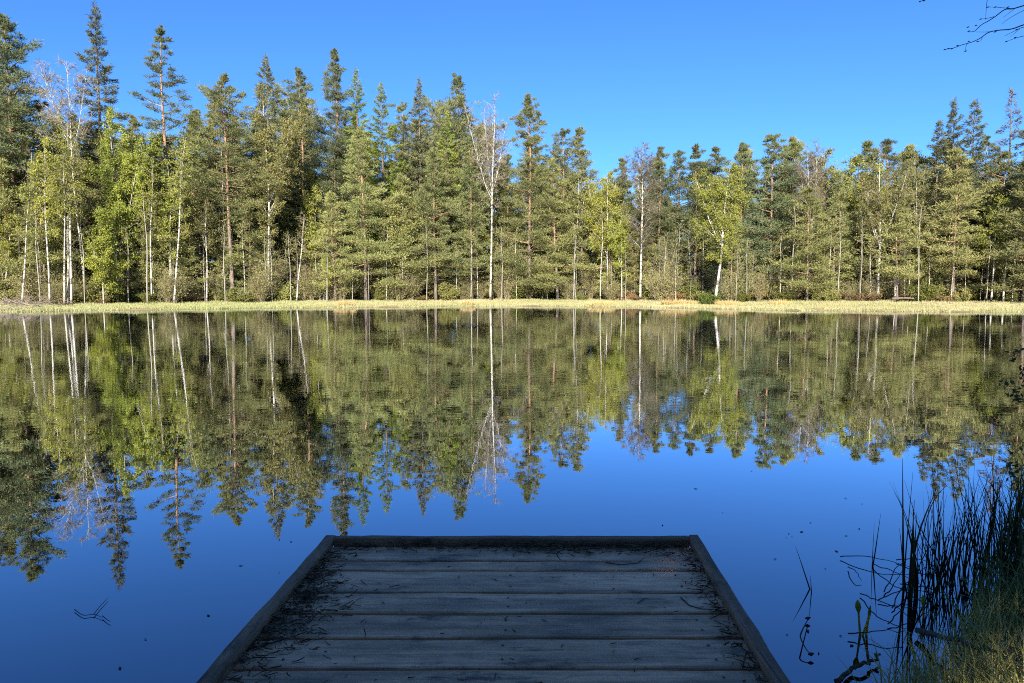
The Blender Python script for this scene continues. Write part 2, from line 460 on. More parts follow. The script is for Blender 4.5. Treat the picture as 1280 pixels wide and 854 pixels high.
def pine(seed, H, cb=.4, Rc=2.4, dens=1.0, prof='round', flat=.5, lean=(0, 0), mat='pine', r0=None, gap=.18, size=1.0, bark='pine_bark'):
    rng = rs(seed)
    Rc *= 1.42; cb = max(.05, cb * .82)
    wood, fol = Acc(), Acc()
    P = trunk_path(rng, H, lean, .012)
    t = np.linspace(0, 1, len(P))
    r0 = r0 or .007 * H + .03
    wood.tube(P, r0 * (1 - t) ** .75 * (1 + .35 * np.exp(-t * 30)) + .012, 7, h=t)
    for i in range(int(10 + cb * H * 1.2)):                      # dead stubs under the crown
        tt = rng.uniform(.12, max(cb, .2)); b = interp_path(P, tt); az = rng.uniform(0, 6.28); L = rng.uniform(.4, 1.5)
        d = np.array([math.cos(az), math.sin(az), rng.uniform(-.25, .25)])
        wood.tube([b, b + d * L * .5 + (0, 0, -.02), b + d * L + (0, 0, rng.uniform(-.2, .15))], [.022, .015, .006], 3, h=.15, cap=False)
    cs, outs, rc, us = [], [], [], []
    if prof in ('full', 'cone'): gap *= .74
    nb = max(8, int((1 - cb) * H / gap)); ws = rng.uniform(.5, .75)
    for i in range(nb):
        u = (i + rng.rand()) / nb
        tt = cb + (1 - cb) * u * .985
        tt = min(.985 - .02 * rng.rand(), (round(tt * H / ws) * ws + rng.normal(0, .10)) / H); u = min(1, max(0, (tt - cb) / (1 - cb)))
        if prof == 'round': p = min(1, .45 + u * 2.2) * (1 - u ** 1.8) ** .85
        elif prof == 'cone': p = min(1, .6 + u * 2.5) * (1 - u) ** .85 + .04
        elif prof == 'umbrella': p = min(1, .3 + u * 1.3) * (1 - u ** 4) ** .6
        else: p = min(1, .6 + 2.2 * u) * (1 - u) ** .72 * (.8 + .2 * math.sin(u * 17))
        L = Rc * p * (rng.uniform(.35, 1.0) if rng.rand() < .75 else rng.uniform(1.0, 1.3)) + .25 * (1 - u) + .06
        az = i * 2.39996 + rng.normal(0, .5)
        el = R(-12 + 62 * u ** 1.3) + rng.normal(0, .16)
        b = interp_path(P, tt)
        s = np.linspace(0, 1, 5)
        hdir = np.array([math.cos(az), math.sin(az), 0])
        bp = b + hdir * (L * s * math.cos(el))[:, None] + np.array([0, 0, 1]) * (L * (s * math.sin(el) + .22 * s ** 2))[:, None]
        wood.tube(bp, (.010 + .014 * L) * (1 - s * .85), 3, h=.35 + .65 * tt, cap=False)
        n = max(3, int(L * 3.3 / size))
        ss = rng.uniform(.16, 1.02, n) ** .75
        c = interp_path(bp, ss)
        sd = np.array([-hdir[1], hdir[0], 0])
        c = c + sd * (rng.uniform(-1, 1, n) * .34 * L * (1.15 - .5 * ss))[:, None]
        c[:, 2] += rng.uniform(-.06, .16, n)
        cs.append(c); outs.append(np.repeat(hdir[None], n, 0)); rc.append(np.full(n, (.24 + .05 * L) * (1 - .5 * u ** 3) * size)); us.append(np.full(n, u))
    # leader
    n = 5; cs.append(interp_path(P, np.linspace(.955, .995, n))); outs.append(np.zeros((n, 3))); rc.append(np.full(n, .07)); us.append(np.ones(n))
    cs = np.concatenate(cs); outs = np.concatenate(outs); rc = np.concatenate(rc); us = np.concatenate(us)
    m = max(6, int(54 * dens))
    K = len(cs)
    keep = rng.rand(K) > .15
    cs, outs, rc, us = cs[keep], outs[keep], rc[keep], us[keep]; K = len(cs)
    off = rng.normal(size=(K, m, 3)) * np.array([1, 1, flat]) * .6
    pos = cs[:, None] + off * rc[:, None, None]
    D = unit(off * .9 + outs[:, None] * .45 + np.array([0, 0, 1.]) * (.45 + .7 * us ** 4)[:, None, None] + rng.normal(size=(K, m, 3)) * .35)
    var = np.clip(rng.normal(.5, .22, (K, 1)) + rng.normal(0, .18, (K, m)), 0, 1)
    N = K * m
    fol.sprays(pos.reshape(-1, 3), D.reshape(-1, 3), rng.uniform(.13, .28, N) * size, rng.uniform(.038, .075, N) * size, rng, var.ravel())
    return [('trunk', wood.mesh('trunk', M[bark], True)), ('crown', fol.mesh('crown', M[mat]))]


def spruce(seed, H, cb=.12, Rc=2.4, dens=1.0, lean=(0, 0), mat='spruce', gap=.15, droop=1.0, thin=1.0):
    rng = rs(seed)
    Rc *= 1.2
    wood, fol = Acc(), Acc()
    P = trunk_path(rng, H, lean, .004)
    t = np.linspace(0, 1, len(P))
    wood.tube(P, (.0085 * H + .02) * (1 - t) ** .9 * (1 + .3 * np.exp(-t * 30)) + .012, 7, h=t)
    ps, ds = [], []
    nb = int((1 - cb) * H / gap)
    for i in range(nb):
        u = ((i + rng.rand()) / nb) ** .92
        tt = cb + (1 - cb) * u * .99
        L = Rc * (1 - u) ** .85 * min(1, .65 + 2 * u) * rng.uniform(.55, 1.15) + .12
        az = i * 2.39996 + rng.normal(0, .5)
        el = R(-16 * droop + 58 * u ** 2) + rng.normal(0, .12)
        b = interp_path(P, tt); hdir = np.array([math.cos(az), math.sin(az), 0]); s = np.linspace(0, 1, 5)
        z = L * (s * math.sin(el) - .30 * droop * s * (1 - u) + .32 * droop * s ** 3 * (1 - u))
        bp = b + hdir * (L * s * math.cos(el))[:, None] + np.array([0, 0, 1]) * z[:, None]
        wood.tube(bp, (.008 + .009 * L) * (1 - s * .85), 3, h=.3, cap=False)
        n = max(4, int(L * 34 * dens * thin))
        ss = rng.uniform(.10, 1.0, n) ** .75
        c = interp_path(bp, ss); sd = np.array([-hdir[1], hdir[0], 0])
        lat = rng.uniform(-1, 1, n) * .30 * L * (1.05 - .75 * ss)
        c = c + sd * lat[:, None]; c[:, 2] -= rng.uniform(0, .16, n) * droop
        ps.append(c)
        ds.append(unit(hdir[None] * .8 + sd[None] * (np.sign(lat) * rng.uniform(.1, .8, n))[:, None] + np.array([0, 0, -.35 * droop + .6 * u]) + rng.normal(size=(n, 3)) * .25))
    n = 10
    ps.append(interp_path(P, rng.uniform(.96, 1, n))); ds.append(unit(np.array([0, 0, 1.]) + rng.normal(size=(n, 3)) * .4))
    ps = np.concatenate(ps); ds = np.concatenate(ds); N = len(ps)
    k = 4
    ps = np.repeat(ps, k, 0) + rng.normal(size=(N * k, 3)) * .08; ds = unit(np.repeat(ds, k, 0) + rng.normal(size=(N * k, 3)) * .3)
    fol.sprays(ps, ds, rng.uniform(.14, .32, N * k), rng.uniform(.04, .08, N * k), rng, np.clip(rng.normal(.5, .25, N * k), 0, 1))
    return [('trunk', wood.mesh('trunk', M['dark_bark'], True)), ('crown', fol.mesh('crown', M[mat]))]


def birch(seed, H, cb=.35, Rc=2.2, leaf=1.0, twig=1.0, forks=1, lean=(0, 0), wander=.02, r0=None, lmat='birch_leaf', tmat='twig', up=50,
          bark='birch_bark', stems=1, fork_t=(.3, .55), lsize=1.0):
    rng = rs(seed)
    wood, tw, lv = Acc(), Acc(), Acc()
    leaders = []
    r0 = (r0 or .006 * H + .03) * .64
    base = np.zeros(3)
    for sI in range(stems):
        ln = np.array(lean) + (rng.normal(0, .06 * H, 2) if sI else 0)
        Hs = H * (1.0 if sI == 0 else rng.uniform(.75, .95))
        P = trunk_path(rng, Hs, ln, wander)
        if sI: P = P + np.array([rng.uniform(-.5, .5), rng.uniform(-.3, .3), 0])
        t = np.linspace(0, 1, len(P)); rr = r0 * (1 if sI == 0 else .75)
        wood.tube(P, rr * (1 - t) ** .8 * (1 + .4 * np.exp(-t * 25)) + .010, 7, h=t)
        leaders.append((P, cb, 1.0, rr))
        for f in range(forks):
            t0 = rng.uniform(*fork_t); b = interp_path(P, t0); az = rng.uniform(0, 6.28)
            s = np.linspace(0, 1, 9); Lf = Hs * (1 - t0) * rng.uniform(.7, .95)
            spread = rng.uniform(.22, .42) * Lf
            q = b + np.outer(spread * s ** .75, [math.cos(az), math.sin(az), 0]) + np.outer(Lf * s, [0, 0, 1])
            q += np.cumsum(rng.normal(0, .05, (9, 3)), 0) * np.array([1, 1, 0]) * s[:, None]
            wood.tube(q, rr * .62 * (1 - t0) * (1 - s) ** .7 + .007, 5, h=.3 + t0 * .5, cap=False)
            leaders.append((q, .12, .75, rr * .5))
    tp, td, tl = [], [], []
    for (P, c0, sc, rr) in leaders:
        Hl = P[-1][2] - P[0][2]
        nb = int((1 - c0) * Hl / .42 * (.6 + .4 * twig))
        for i in range(nb):
            u = (i + rng.rand()) / nb; tt = c0 + (1 - c0) * u * .98
            L = sc * Rc * min(1, .5 + 2 * u) * (1 - u) ** .6 * rng.uniform(.5, 1.2) + .3
            az = i * 2.39996 + rng.normal(0, .6); el = R(up + 15 * u) + rng.normal(0, .18)
            b = interp_path(P, tt); hd = np.array([math.cos(az), math.sin(az), 0]); s = np.linspace(0, 1, 6)
            q = b + np.outer(L * s * math.cos(el), hd) + np.outer(L * (s * math.sin(el) - .25 * s ** 3), [0, 0, 1])
            q[1:] += np.cumsum(rng.normal(0, .03 * L, (5, 3)), 0) * .5
            wood.tube(q, (.006 + .007 * L) * (1 - s * .85), 3, h=.6, cap=False)
            ns = max(2, int(L * 3.5))
            for s0 in rng.uniform(.25, 1, ns):
                b2 = interp_path(q, s0); d2 = unit(hd * rng.uniform(.2, 1) + rng.normal(size=3) * .6 + np.array([0, 0, rng.uniform(0, .8)]))
                l2 = rng.uniform(.3, .8) * (.5 + .35 * L); ss = np.linspace(0, 1, 4)
                q2 = b2 + np.outer(l2 * ss, d2) + np.outer(-.18 * l2 * ss ** 2, [0, 0, 1])
                wood.tube(q2, .007 * (1 - ss * .6), 3, h=.7, cap=False)
                n = max(2, int(9 * twig))
                s1 = rng.uniform(.1, 1, n)
                tp.append(interp_path(q2, s1)); td.append(unit(d2[None] * .5 + rng.normal(size=(n, 3)) * .55 + np.array([0, 0, .05])))
    tp = np.concatenate(tp); td = np.concatenate(td); n = len(tp)
    L = rng.uniform(.25, .65, n)
    tw.sprays(tp, td, L, rng.uniform(.018, .034, n), rng, np.clip(rng.normal(.5, .25, n), 0, 1))
    parts = [('trunk', wood.mesh('trunk', M[bark], True)), ('twigs', tw.mesh('twigs', M[tmat]))]
    if leaf > 0:
        k = max(1, int(round(leaf * 7)))
        a = np.repeat(np.arange(n), k); N = len(a)
        P2 = tp[a] + td[a] * (L[a] * rng.uniform(.1, 1.1, N))[:, None] + rng.normal(size=(N, 3)) * .07
        D2 = unit(rng.normal(size=(N, 3)) + np.array([0, 0, -.4]))
        lv.leaves(P2, D2, rng.uniform(.08, .15, N) * lsize, rng.uniform(.055, .10, N) * lsize, rng, np.clip(np.repeat(rng.normal(.5, .2, n), k) + rng.normal(0, .2, N), 0, 1))
        parts.append(('leaves', lv.mesh('leaves', M[lmat])))
    return parts


def bush(seed, H, Rc, leaf=1.0, mat='bush_leaf', stemmat='grey_bark', n=14, size=1.0):
    rng = rs(seed); wood, lv = Acc(), Acc()
    ps = []
    for i in range(n):
        az = rng.uniform(0, 6.28); sp = rng.uniform(.15, 1) * Rc; h = H * rng.uniform(.55, 1) * (1 - .3 * sp / Rc)
        s = np.linspace(0, 1, 6); b = np.array([math.cos(az), math.sin(az), 0]) * Rc * .15
        q = b + np.outer(sp * s ** 1.3, [math.cos(az), math.sin(az), 0]) + np.outer(h * s, [0, 0, 1]) + rng.normal(0, .04 * H, (6, 3)) * s[:, None]
        wood.tube(q, .018 * (1 - s * .8), 3, h=.4, cap=False)
        for s0 in rng.uniform(.2, 1, 7):
            b2 = interp_path(q, s0); d = unit(rng.normal(size=3) + np.array([math.cos(az), math.sin(az), .6])); l2 = rng.uniform(.15, .5) * H * .5
            wood.tube([b2, b2 + d * l2], [.008, .004], 3, h=.5, cap=False)
            k = int(34 * leaf)
            if k:
                ps.append(b2 + d * rng.uniform(.1, 1.1, (k, 1)) * l2 + rng.normal(size=(k, 3)) * .10 * (.5 + H * .35))
    parts = [('stems', wood.mesh('stems', M[stemmat], True))]
    if ps:
        ps = np.concatenate(ps); N = len(ps); ps[:, 2] = np.maximum(ps[:, 2], .03)
        D = unit(rng.normal(size=(N, 3)) + np.array([0, 0, .3]))
        lv.leaves(ps, D, rng.uniform(.09, .18, N) * size, rng.uniform(.05, .10, N) * size, rng, np.clip(rng.normal(.5, .27, N), 0, 1))
        parts.append(('leaves', lv.mesh('leaves', M[mat])))
    return parts


def place(name, parts, loc, label, cat, group=None, rz=0, sc=1.0):
    e = empty(name, loc, rz, sc)
    tag(e, label, cat, group)
    for pn, me in parts: link(pn, me, e)
    return e


# ------------------------------------------------------------------ the trees one can tell apart, placed where they stand on the far bank
def spot(px, off):
    """ground point on the far bank seen at photograph column px, off metres behind the front of the trees"""
    x = (px - 640) / F * 62
    for _ in range(4):
        y = tree_line(x) + off
        x = (px - 640) / F * y
    return x, y


def top_h(px, py, y):
    return at_depth(px, py, y)[2]


# (kind, base px, top px, top py, metres behind the front row, options, short name, label)
KEY = [
    ('pine', 30, 24, 20, 4, dict(cb=.56, Rc=2.5, prof='round', mat='pine_dark', dens=1.35, gap=.13), 'tall dark crown pine', 'tall pine at the far left with bare orange trunk and big dark round crown'),
    ('pine', -22, -20, 40, 6, dict(cb=.45, Rc=3.0, mat='pine_dark'), 'dark pine at the left edge', 'dark pine cut by the left edge behind the orange trunked pine'),
    ('spruce', 137, 135, 3, 8, dict(cb=.2, Rc=3.6, gap=.17, thin=.85), 'tallest pointed spruce', 'tallest spruce of all with a pointed thin spire above the left birches'),
    ('birch', 108, 98, 76, 3, dict(leaf=0, forks=4, Rc=3.0, tmat='pale_twig', twig=1.3, cb=.55, fork_t=(.5, .75)), 'tall bare birch', 'tall bare white birch forking below the tallest spruce'),
    ('birch', 90, 95, 150, -2.5, dict(leaf=.7, stems=3, forks=0, Rc=1.8, cb=.5, r0=.11, wander=.01), 'three stemmed birch', 'three bright white birch stems growing from one foot at the left'),
    ('birch', 148, 146, 138, 1, dict(leaf=2.0, Rc=3.3, cb=.08, forks=2, r0=.1, fork_t=(.1, .4)), 'big yellow green birch', 'broad leafy yellow green birch beside the three white stems'),
    ('birch', 130, 130, 300, -1.5, dict(leaf=2.2, Rc=1.9, cb=.12, forks=1, r0=.06), 'low leafy birch', 'low bright yellow green birch at the foot of the broad leafy birch'),
    ('birch', 28, 46, 235, -2.5, dict(leaf=.5, Rc=1.3, cb=.45, forks=0, r0=.10), 'leaning left birch', 'slim white birch leaning to the right near the left shore'),
    ('birch', 63, 66, 175, -2, dict(leaf=1.1, Rc=1.5, cb=.4, forks=0, r0=.10), 'straight left birch', 'slim straight white birch between the leaning birch and three stems'),
    ('birch', 6, 20, 270, -1, dict(leaf=.9, Rc=1.4, cb=.3, forks=1, r0=.07), 'crooked birch at the left edge', 'small crooked birch beside the left edge with yellow green leaves'),
    ('pine', 216, 214, 32, 5, dict(cb=.52, Rc=2.1, prof='cone', mat='pine_dark', flat=.34, gap=.3, dens=1.1), 'layered tall pine', 'tall slender pine with dark layered boughs standing clear of its neighbours'),
    ('birch', 190, 197, 200, -.5, dict(leaf=.8, Rc=1.2, cb=.5, forks=0, r0=.09), 'slim birch', 'slim white birch standing right of the low leafy birch'),
    ('birch', 218, 240, 172, -2, dict(leaf=.5, Rc=1.6, cb=.5, forks=1, r0=.11, fork_t=(.6, .75)), 'leaning white birch', 'white birch leaning right in front of the layered pine'),
    ('birch', 213, 216, 205, 0, dict(leaf=1.0, Rc=1.3, cb=.3, forks=0, r0=.08), 'upright slim birch', 'upright slim birch sharing its foot with the leaning white birch'),
    ('birch', 259, 262, 250, 0, dict(leaf=.5, Rc=1.1, cb=.5, forks=1, r0=.08, lmat='birch_olive'), 'short pale birch', 'short pale birch left of the orange trunk pine with two trunks'),
    ('pine', 250, 248, 150, 4, dict(cb=.5, Rc=2.0, mat='pine_olive'), 'brown trunk pine', 'olive pine with a brown trunk right of the leaning white birch'),
    ('pine', 292, 287, 96, 1.5, dict(cb=.42, Rc=2.7, prof='round', mat='pine', flat=.4, dens=1.05), 'orange trunk pine', 'tall pine with clear orange trunk and open olive crown'),
    ('spruce', 345, 340, 68, 8, dict(cb=.3, Rc=3.3), 'dark spruce', 'dark spruce whose tip rises behind the olive budding birch'),
    ('birch', 337, 336, 108, 1, dict(leaf=1.4, Rc=2.3, cb=.3, forks=3, lmat='birch_olive', r0=.15, up=58), 'olive budding birch', 'tall olive budding birch with long pale limbs in front of the dark spruce'),
    ('pine', 383, 380, 86, 7, dict(cb=.5, Rc=2.3, mat='pine_dark', flat=.4), 'thin pine by the sky gap', 'dark pine with thin trunk beside the gap of sky'),
    ('birch', 371, 383, 268, -1, dict(leaf=.2, Rc=1.0, cb=.55, forks=0, r0=.09, lmat='birch_olive'), 'crooked pale birch', 'bare crooked pale birch low in front of the gap of sky'),
    ('pine', 428, 424, 62, 7, dict(cb=.45, Rc=2.4, prof='cone', mat='pine_dark', dens=1.15), 'dark spire pine', 'dark pine with highest tip left of the bright green larches'),
    ('larch', 455, 450, 86, 5, dict(cb=.25, Rc=2.9), 'left larch', 'bright green larch with a pointed tip beside the dark spire pine'),
    ('larch', 482, 480, 104, 5, dict(cb=.25, Rc=3.4), 'right larch', 'bright green larch with broad rounded top right of the pointed larch'),
    ('pine', 458, 455, 160, 0, dict(cb=.2, Rc=3.1, prof='full', mat='pine_olive', dens=1.1, flat=.45), 'broad olive pine', 'broad olive pine with grey trunk below the two bright larches'),
    ('pine', 420, 416, 240, -.5, dict(cb=.15, Rc=2.1, prof='full', mat='pine_olive', flat=.45), 'short olive pine', 'short bushy olive pine left of the broad olive pine'),
    ('spruce', 528, 526, 99, 6, dict(cb=.25, Rc=2.7), 'narrow spruce', 'narrow dark spruce right of the bright larches'),
    ('pine', 545, 544, 185, 0, dict(cb=.25, Rc=3.0, prof='full', mat='pine', flat=.42), 'reddish trunk pine', 'wide pine with reddish trunk below the narrow dark spruce'),
    ('larch', 562, 560, 140, 4, dict(cb=.25, Rc=2.6), 'small larch', 'smaller light green larch between two dark spires'),
    ('pine', 577, 573, 95, 6, dict(cb=.4, Rc=2.5, prof='cone', mat='pine_dark', dens=1.1), 'dark pine beside the bare white birch', 'dark pointed pine left of the white bare birch'),
    ('pine', 590, 588, 170, 1, dict(cb=.18, Rc=2.6, prof='full', mat='pine', flat=.45), 'dense middle pine', 'dense green pine directly left of the white bare birch'),
    ('birch', 613, 619, 117, -.5, dict(leaf=0, twig=1.0, forks=5, Rc=3.0, cb=.42, tmat='pale_twig', r0=.15, fork_t=(.38, .6), up=55, wander=.012), 'bare white birch in the middle', 'bare white birch with long rising limbs standing out in the middle'),
    ('pine', 662, 660, 118, .5, dict(cb=.08, Rc=4.0, prof='full', mat='pine', dens=1.25, flat=.5), 'largest dense pine', 'largest dense pine right of the bare white birch green to the ground'),
    ('pine', 697, 690, 200, -.3, dict(cb=.08, Rc=2.9, prof='full', mat='pine_olive', flat=.45), 'olive pine by the largest pine', 'lower olive pine at the right foot of the largest dense pine'),
    ('pine', 728, 722, 160, 2.5, dict(cb=.3, Rc=2.3, prof='cone', mat='pine'), 'ragged tip pine', 'pine with ragged pointed tip where the skyline steps down'),
    ('birch', 717, 722, 215, -.5, dict(leaf=.7, Rc=1.5, cb=.4, forks=1, r0=.10, lmat='birch_olive'), 'grey white birch', 'slim greyish white birch in front of the ragged tip pine'),
    ('birch', 759, 757, 222, 0, dict(leaf=1.6, Rc=2.1, cb=.3, forks=2, r0=.1), 'yellow green birch at the skyline dip', 'yellow green birch under the lowest dip of the skyline'),
    ('birch', 777, 774, 275, -1, dict(leaf=2.2, Rc=1.3, cb=.3, forks=1, r0=.08), 'small golden birch', 'small golden green birch at the right of the yellow green birch'),
    ('birch', 800, 801, 180, -.8, dict(leaf=.0, twig=2.4, forks=2, Rc=3.0, cb=.3, r0=.15, up=42, wander=.008, fork_t=(.6, .7)), 'straight white birch', 'straight white birch with a brownish veil of bare twigs'),
    ('pine', 778, 776, 200, 9, dict(cb=.3, Rc=1.9, prof='cone', mat='pine_dark'), 'thin pine in the skyline dip', 'thin dark pine tip left of the straight white birch'),
    ('pine', 822, 822, 186, 9, dict(cb=.3, Rc=2.2, prof='cone', mat='pine_dark'), 'dark pine behind the straight white birch', 'dark pine rising behind right of the straight white birch'),
    ('pine', 846, 845, 190, 10, dict(cb=.35, Rc=2.4, mat='pine_dark'), 'bluish pine right of the straight white birch', 'bluish pine between the straight white birch and leaning shore birch'),
    ('pine', 868, 866, 183, 9, dict(cb=.35, Rc=2.4, prof='cone', mat='pine_dark'), 'pointed pine behind the shore birch', 'pointed dark pine just behind the leaning shore birch top'),
    ('pine', 893, 890, 186, 10, dict(cb=.35, Rc=2.2, prof='cone', mat='pine_dark'), 'narrow pine above the shore birch', 'narrow dark pine over the crown of the leaning shore birch'),
    ('birch', 893, 908, 207, -5.5, dict(leaf=1.3, Rc=2.8, cb=.25, forks=3, r0=.17, wander=.03, fork_t=(.25, .5)), 'leaning shore birch', 'leaning white birch with yellow green crown standing at the water edge'),
    ('pine', 925, 924, 180, 8, dict(cb=.4, Rc=2.1, prof='cone', mat='pine_dark'), 'thin pine right of the shore birch', 'thin pine with dark tip right of the leaning shore birch'),
    ('pine', 962, 961, 171, 4, dict(cb=.25, Rc=3.0, prof='cone', mat='pine_dark', dens=1.2), 'pointed dark pine', 'dark cone shaped pine with the highest tip on the right slope'),
    ('pine', 990, 988, 180, 5, dict(cb=.45, Rc=2.5, mat='pine', flat=.4), 'red trunk pine', 'open pine with red upper trunk beside the dark cone shaped pine'),
    ('birch', 1012, 1014, 180, 4, dict(leaf=0, twig=1.8, forks=3, Rc=2.8, cb=.4, tmat='pale_twig'), 'bare pale birch at right', 'bare pale birch with forked top right of the red trunk pine'),
    ('pine', 1008, 1006, 235, -.5, dict(cb=.12, Rc=2.6, prof='full', mat='pine_olive', flat=.45), 'olive young pine', 'bushy olive pine with dark foot below the bare pale birch'),
    ('pine', 1040, 1040, 215, 3, dict(cb=.2, Rc=2.5, prof='full', mat='pine'), 'pale green pine', 'rounded green pine between the pale bare birch and white forked birch'),
    ('pine', 1068, 1066, 198, 6, dict(cb=.5, Rc=2.2, mat='pine_dark'), 'ball top pine', 'pine with small round dark crown left of the white forked birch'),
    ('birch', 1097, 1092, 190, -.5, dict(leaf=.5, twig=1.1, forks=3, Rc=2.6, cb=.4, lmat='birch_olive', r0=.15, wander=.03), 'white forked birch', 'white birch with thick pale foot and spreading forked crown at right'),
    ('pine', 1103, 1102, 176, 7, dict(cb=.4, Rc=2.1, prof='cone', mat='pine_dark'), 'pine tip above the forked birch', 'dark pine tip showing above the white forked birch'),
    ('pine', 1121, 1115, 255, -1, dict(cb=.3, Rc=2.4, prof='full', mat='pine_olive', flat=.4), 'short forked pine', 'short olive pine with pale trunk left of the fallen log'),
    ('birch', 1150, 1135, 200, 3, dict(leaf=.6, twig=1.1, forks=3, Rc=2.4, cb=.4, lmat='birch_olive'), 'brownish birch', 'brownish budding birch behind the fallen log'),
    ('spruce', 1163, 1164, 150, 6, dict(cb=.2, Rc=2.7), 'low spruce', 'dark spruce forming the left shoulder of the right hand spruces'),
    ('spruce', 1182, 1181, 124, 7, dict(cb=.2, Rc=2.6), 'dense right spruce', 'dense dark spruce in the right hand group with forked tip'),
    ('spruce', 1207, 1206, 124, 7, dict(cb=.2, Rc=2.9, thin=.75), 'open right spruce', 'open armed spruce right of the dense forked tip spruce'),
    ('pine', 1190, 1186, 188, -.5, dict(cb=.25, Rc=3.0, prof='full', mat='pine_olive', flat=.42, dens=.95), 'broad olive pine at right', 'broad olive pine with low limbs right of the fallen log'),
    ('spruce', 1252, 1250, 111, 6, dict(cb=.25, Rc=2.9, thin=.4, mat='twig', gap=.22), 'dying spruce', 'thin brown dying spruce with bare limbs near the right edge'),
    ('pine', 1286, 1284, 142, 5, dict(cb=.25, Rc=3.0, mat='pine_dark', dens=1.2), 'dark right edge pine', 'dark pine cut by the right edge behind the dying spruce'),
    ('birch', 1238, 1244, 250, -.5, dict(leaf=1.7, twig=.9, forks=1, Rc=1.7, cb=.3, r0=.09), 'right leafy birch', 'small leafy yellow green birch in front of the dying spruce'),
    ('birch', 1253, 1254, 268, -.8, dict(leaf=.7, twig=.9, forks=0, Rc=1.1, cb=.45, r0=.10), 'right slim birch', 'slim pale birch right of the small leafy birch'),
    ('pine', 1245, 1247, 190, 3, dict(cb=.5, Rc=2.0, mat='pine'), 'grey trunk pine', 'pine with straight grey trunk directly behind the small leafy birch'),
]
NAMES = {'pine': ('pine_tree', 'pine tree'), 'spruce': ('spruce_tree', 'spruce tree'), 'larch': ('larch_tree', 'larch tree'), 'birch': ('birch_tree', 'birch tree')}
key_px = []; blocks = []
for i, (kind, bx, tx, ty, off, opt, short, label) in enumerate(KEY):
    x, y = spot(bx, off)
    z = gz(x, y) - .06
    H = top_h(tx, ty, y) - z
    xt = (tx - 640) / F * y * (1 + 0.0)
    lean = (xt - x, 0)
    if kind == 'pine': parts = pine(100 + i, H, lean=lean, **opt)
    elif kind == 'spruce': parts = spruce(100 + i, H, lean=lean, **opt)
    elif kind == 'larch': parts = spruce(100 + i, H, lean=lean, mat='larch', droop=.25, gap=.2, thin=.8, **opt)
    else: parts = birch(100 + i, H, lean=lean, **opt)
    nm, cat = NAMES[kind]
    e = place(nm, parts, (x, y, z), label, cat)
    key_px.append((bx, short, kind)); blocks.append((bx, tx, off, {'birch': 9 + 9 * opt.get('Rc', 1.5) * min(1, opt.get('leaf', 0)), 'larch': 12}.get(kind, 8 + 6 * (opt.get('Rc', 2) - 2) * 2)))

# ------------------------------------------------------------------ the rest of the wood: copies of a few of each kind
ENV_X = [-200, 0, 60, 100, 180, 250, 310, 400, 500, 600, 700, 735, 770, 850, 1000, 1050, 1150, 1230, 1280, 1500]
ENV_Y = [50, 50, 120, 140, 125, 120, 105, 112, 122, 130, 150, 210, 215, 196, 192, 210, 170, 172, 160, 150]
PR = {'pine_back': [(18, pine(11, 18, .25, 2.5, mat='pine_dark')), (18, pine(12, 18, .4, 2.7, mat='pine_dark', flat=.4)), (18, pine(13, 18, .15, 2.4, prof='cone', mat='pine')), (18, pine(14, 18, .3, 2.4, mat='pine', prof='full')), (18, pine(15, 18, .1, 2.5, mat='pine_olive', prof='full')), (18, pine(16, 18, .3, 2.9, mat='pine', prof='round', flat=.35)), (18, pine(17, 18, .25, 2.2, mat='pine_olive', prof='cone')), (18, pine(18, 18, .45, 2.6, mat='pine', prof='umbrella'))],
      'spruce_back': [(18, spruce(21, 18, .04, 2.9)), (18, spruce(22, 18, .06, 2.6))],
      'pine_young': [(9, pine(31, 9, .08, 2.1, prof='full', mat='pine_olive', flat=.45)), (9, pine(32, 9, .12, 1.9, prof='cone', mat='pine_olive', flat=.45)), (9, pine(33, 9, .1, 2.0, prof='full', mat='pine', flat=.45))],
      'birch_young': [(9, birch(41, 9, .3, 1.4, leaf=1.4, forks=1, r0=.06)), (9, birch(42, 9, .35, 1.2, leaf=.6, forks=0, r0=.055, lmat='birch_olive')), (9, birch(43, 9, .3, 1.3, leaf=0, twig=1.0, forks=1, r0=.06, tmat='twig')), (9, birch(44, 9, .3, 1.5, leaf=1.6, forks=1, r0=.06, lmat='birch_olive'))],
      'stem': [(7, birch(51, 7, .55, .7, leaf=.3, twig=.7, forks=0, r0=.045, wander=.03, bark='grey_bark', lmat='birch_olive')), (7, birch(52, 7, .5, .8, leaf=.6, twig=.7, forks=0, r0=.04, wander=.04, lmat='birch_olive'))]}
LOOK = {'pine_back': ['dark green', 'dark flat boughed', 'slim pointed', 'full grown green', 'bushy olive', 'broad green', 'pointed olive', 'umbrella topped'],
        'spruce_back': ['broad dark', 'narrow dark'], 'pine_young': ['bushy olive', 'pointed olive', 'bushy green'],
        'birch_young': ['leafy yellow green', 'sparse olive', 'bare brown twigged', 'leafy olive'], 'stem': ['greyish', 'pale white']}
KLAB = {'pine_back': ('pine_tree', 'pine tree', '{} pine behind the {}', 'pines in the wood behind the front trees'),
        'spruce_back': ('spruce_tree', 'spruce tree', '{} spruce behind the {}', 'spruces in the wood behind the front trees'),
        'pine_young': ('pine_tree', 'pine tree', '{} young pine near the {}', 'young pines along the wood edge'),
        'birch_young': ('birch_tree', 'birch tree', '{} young birch near the {}', 'young birches along the wood edge'),
        'stem': ('sapling', 'sapling', '{} thin sapling near the {}', 'pale saplings along the wood edge')}
rng = rs(5)


def near_name(px, cut=None):
    return min(key_px, key=lambda k: abs(k[0] - px))[1]


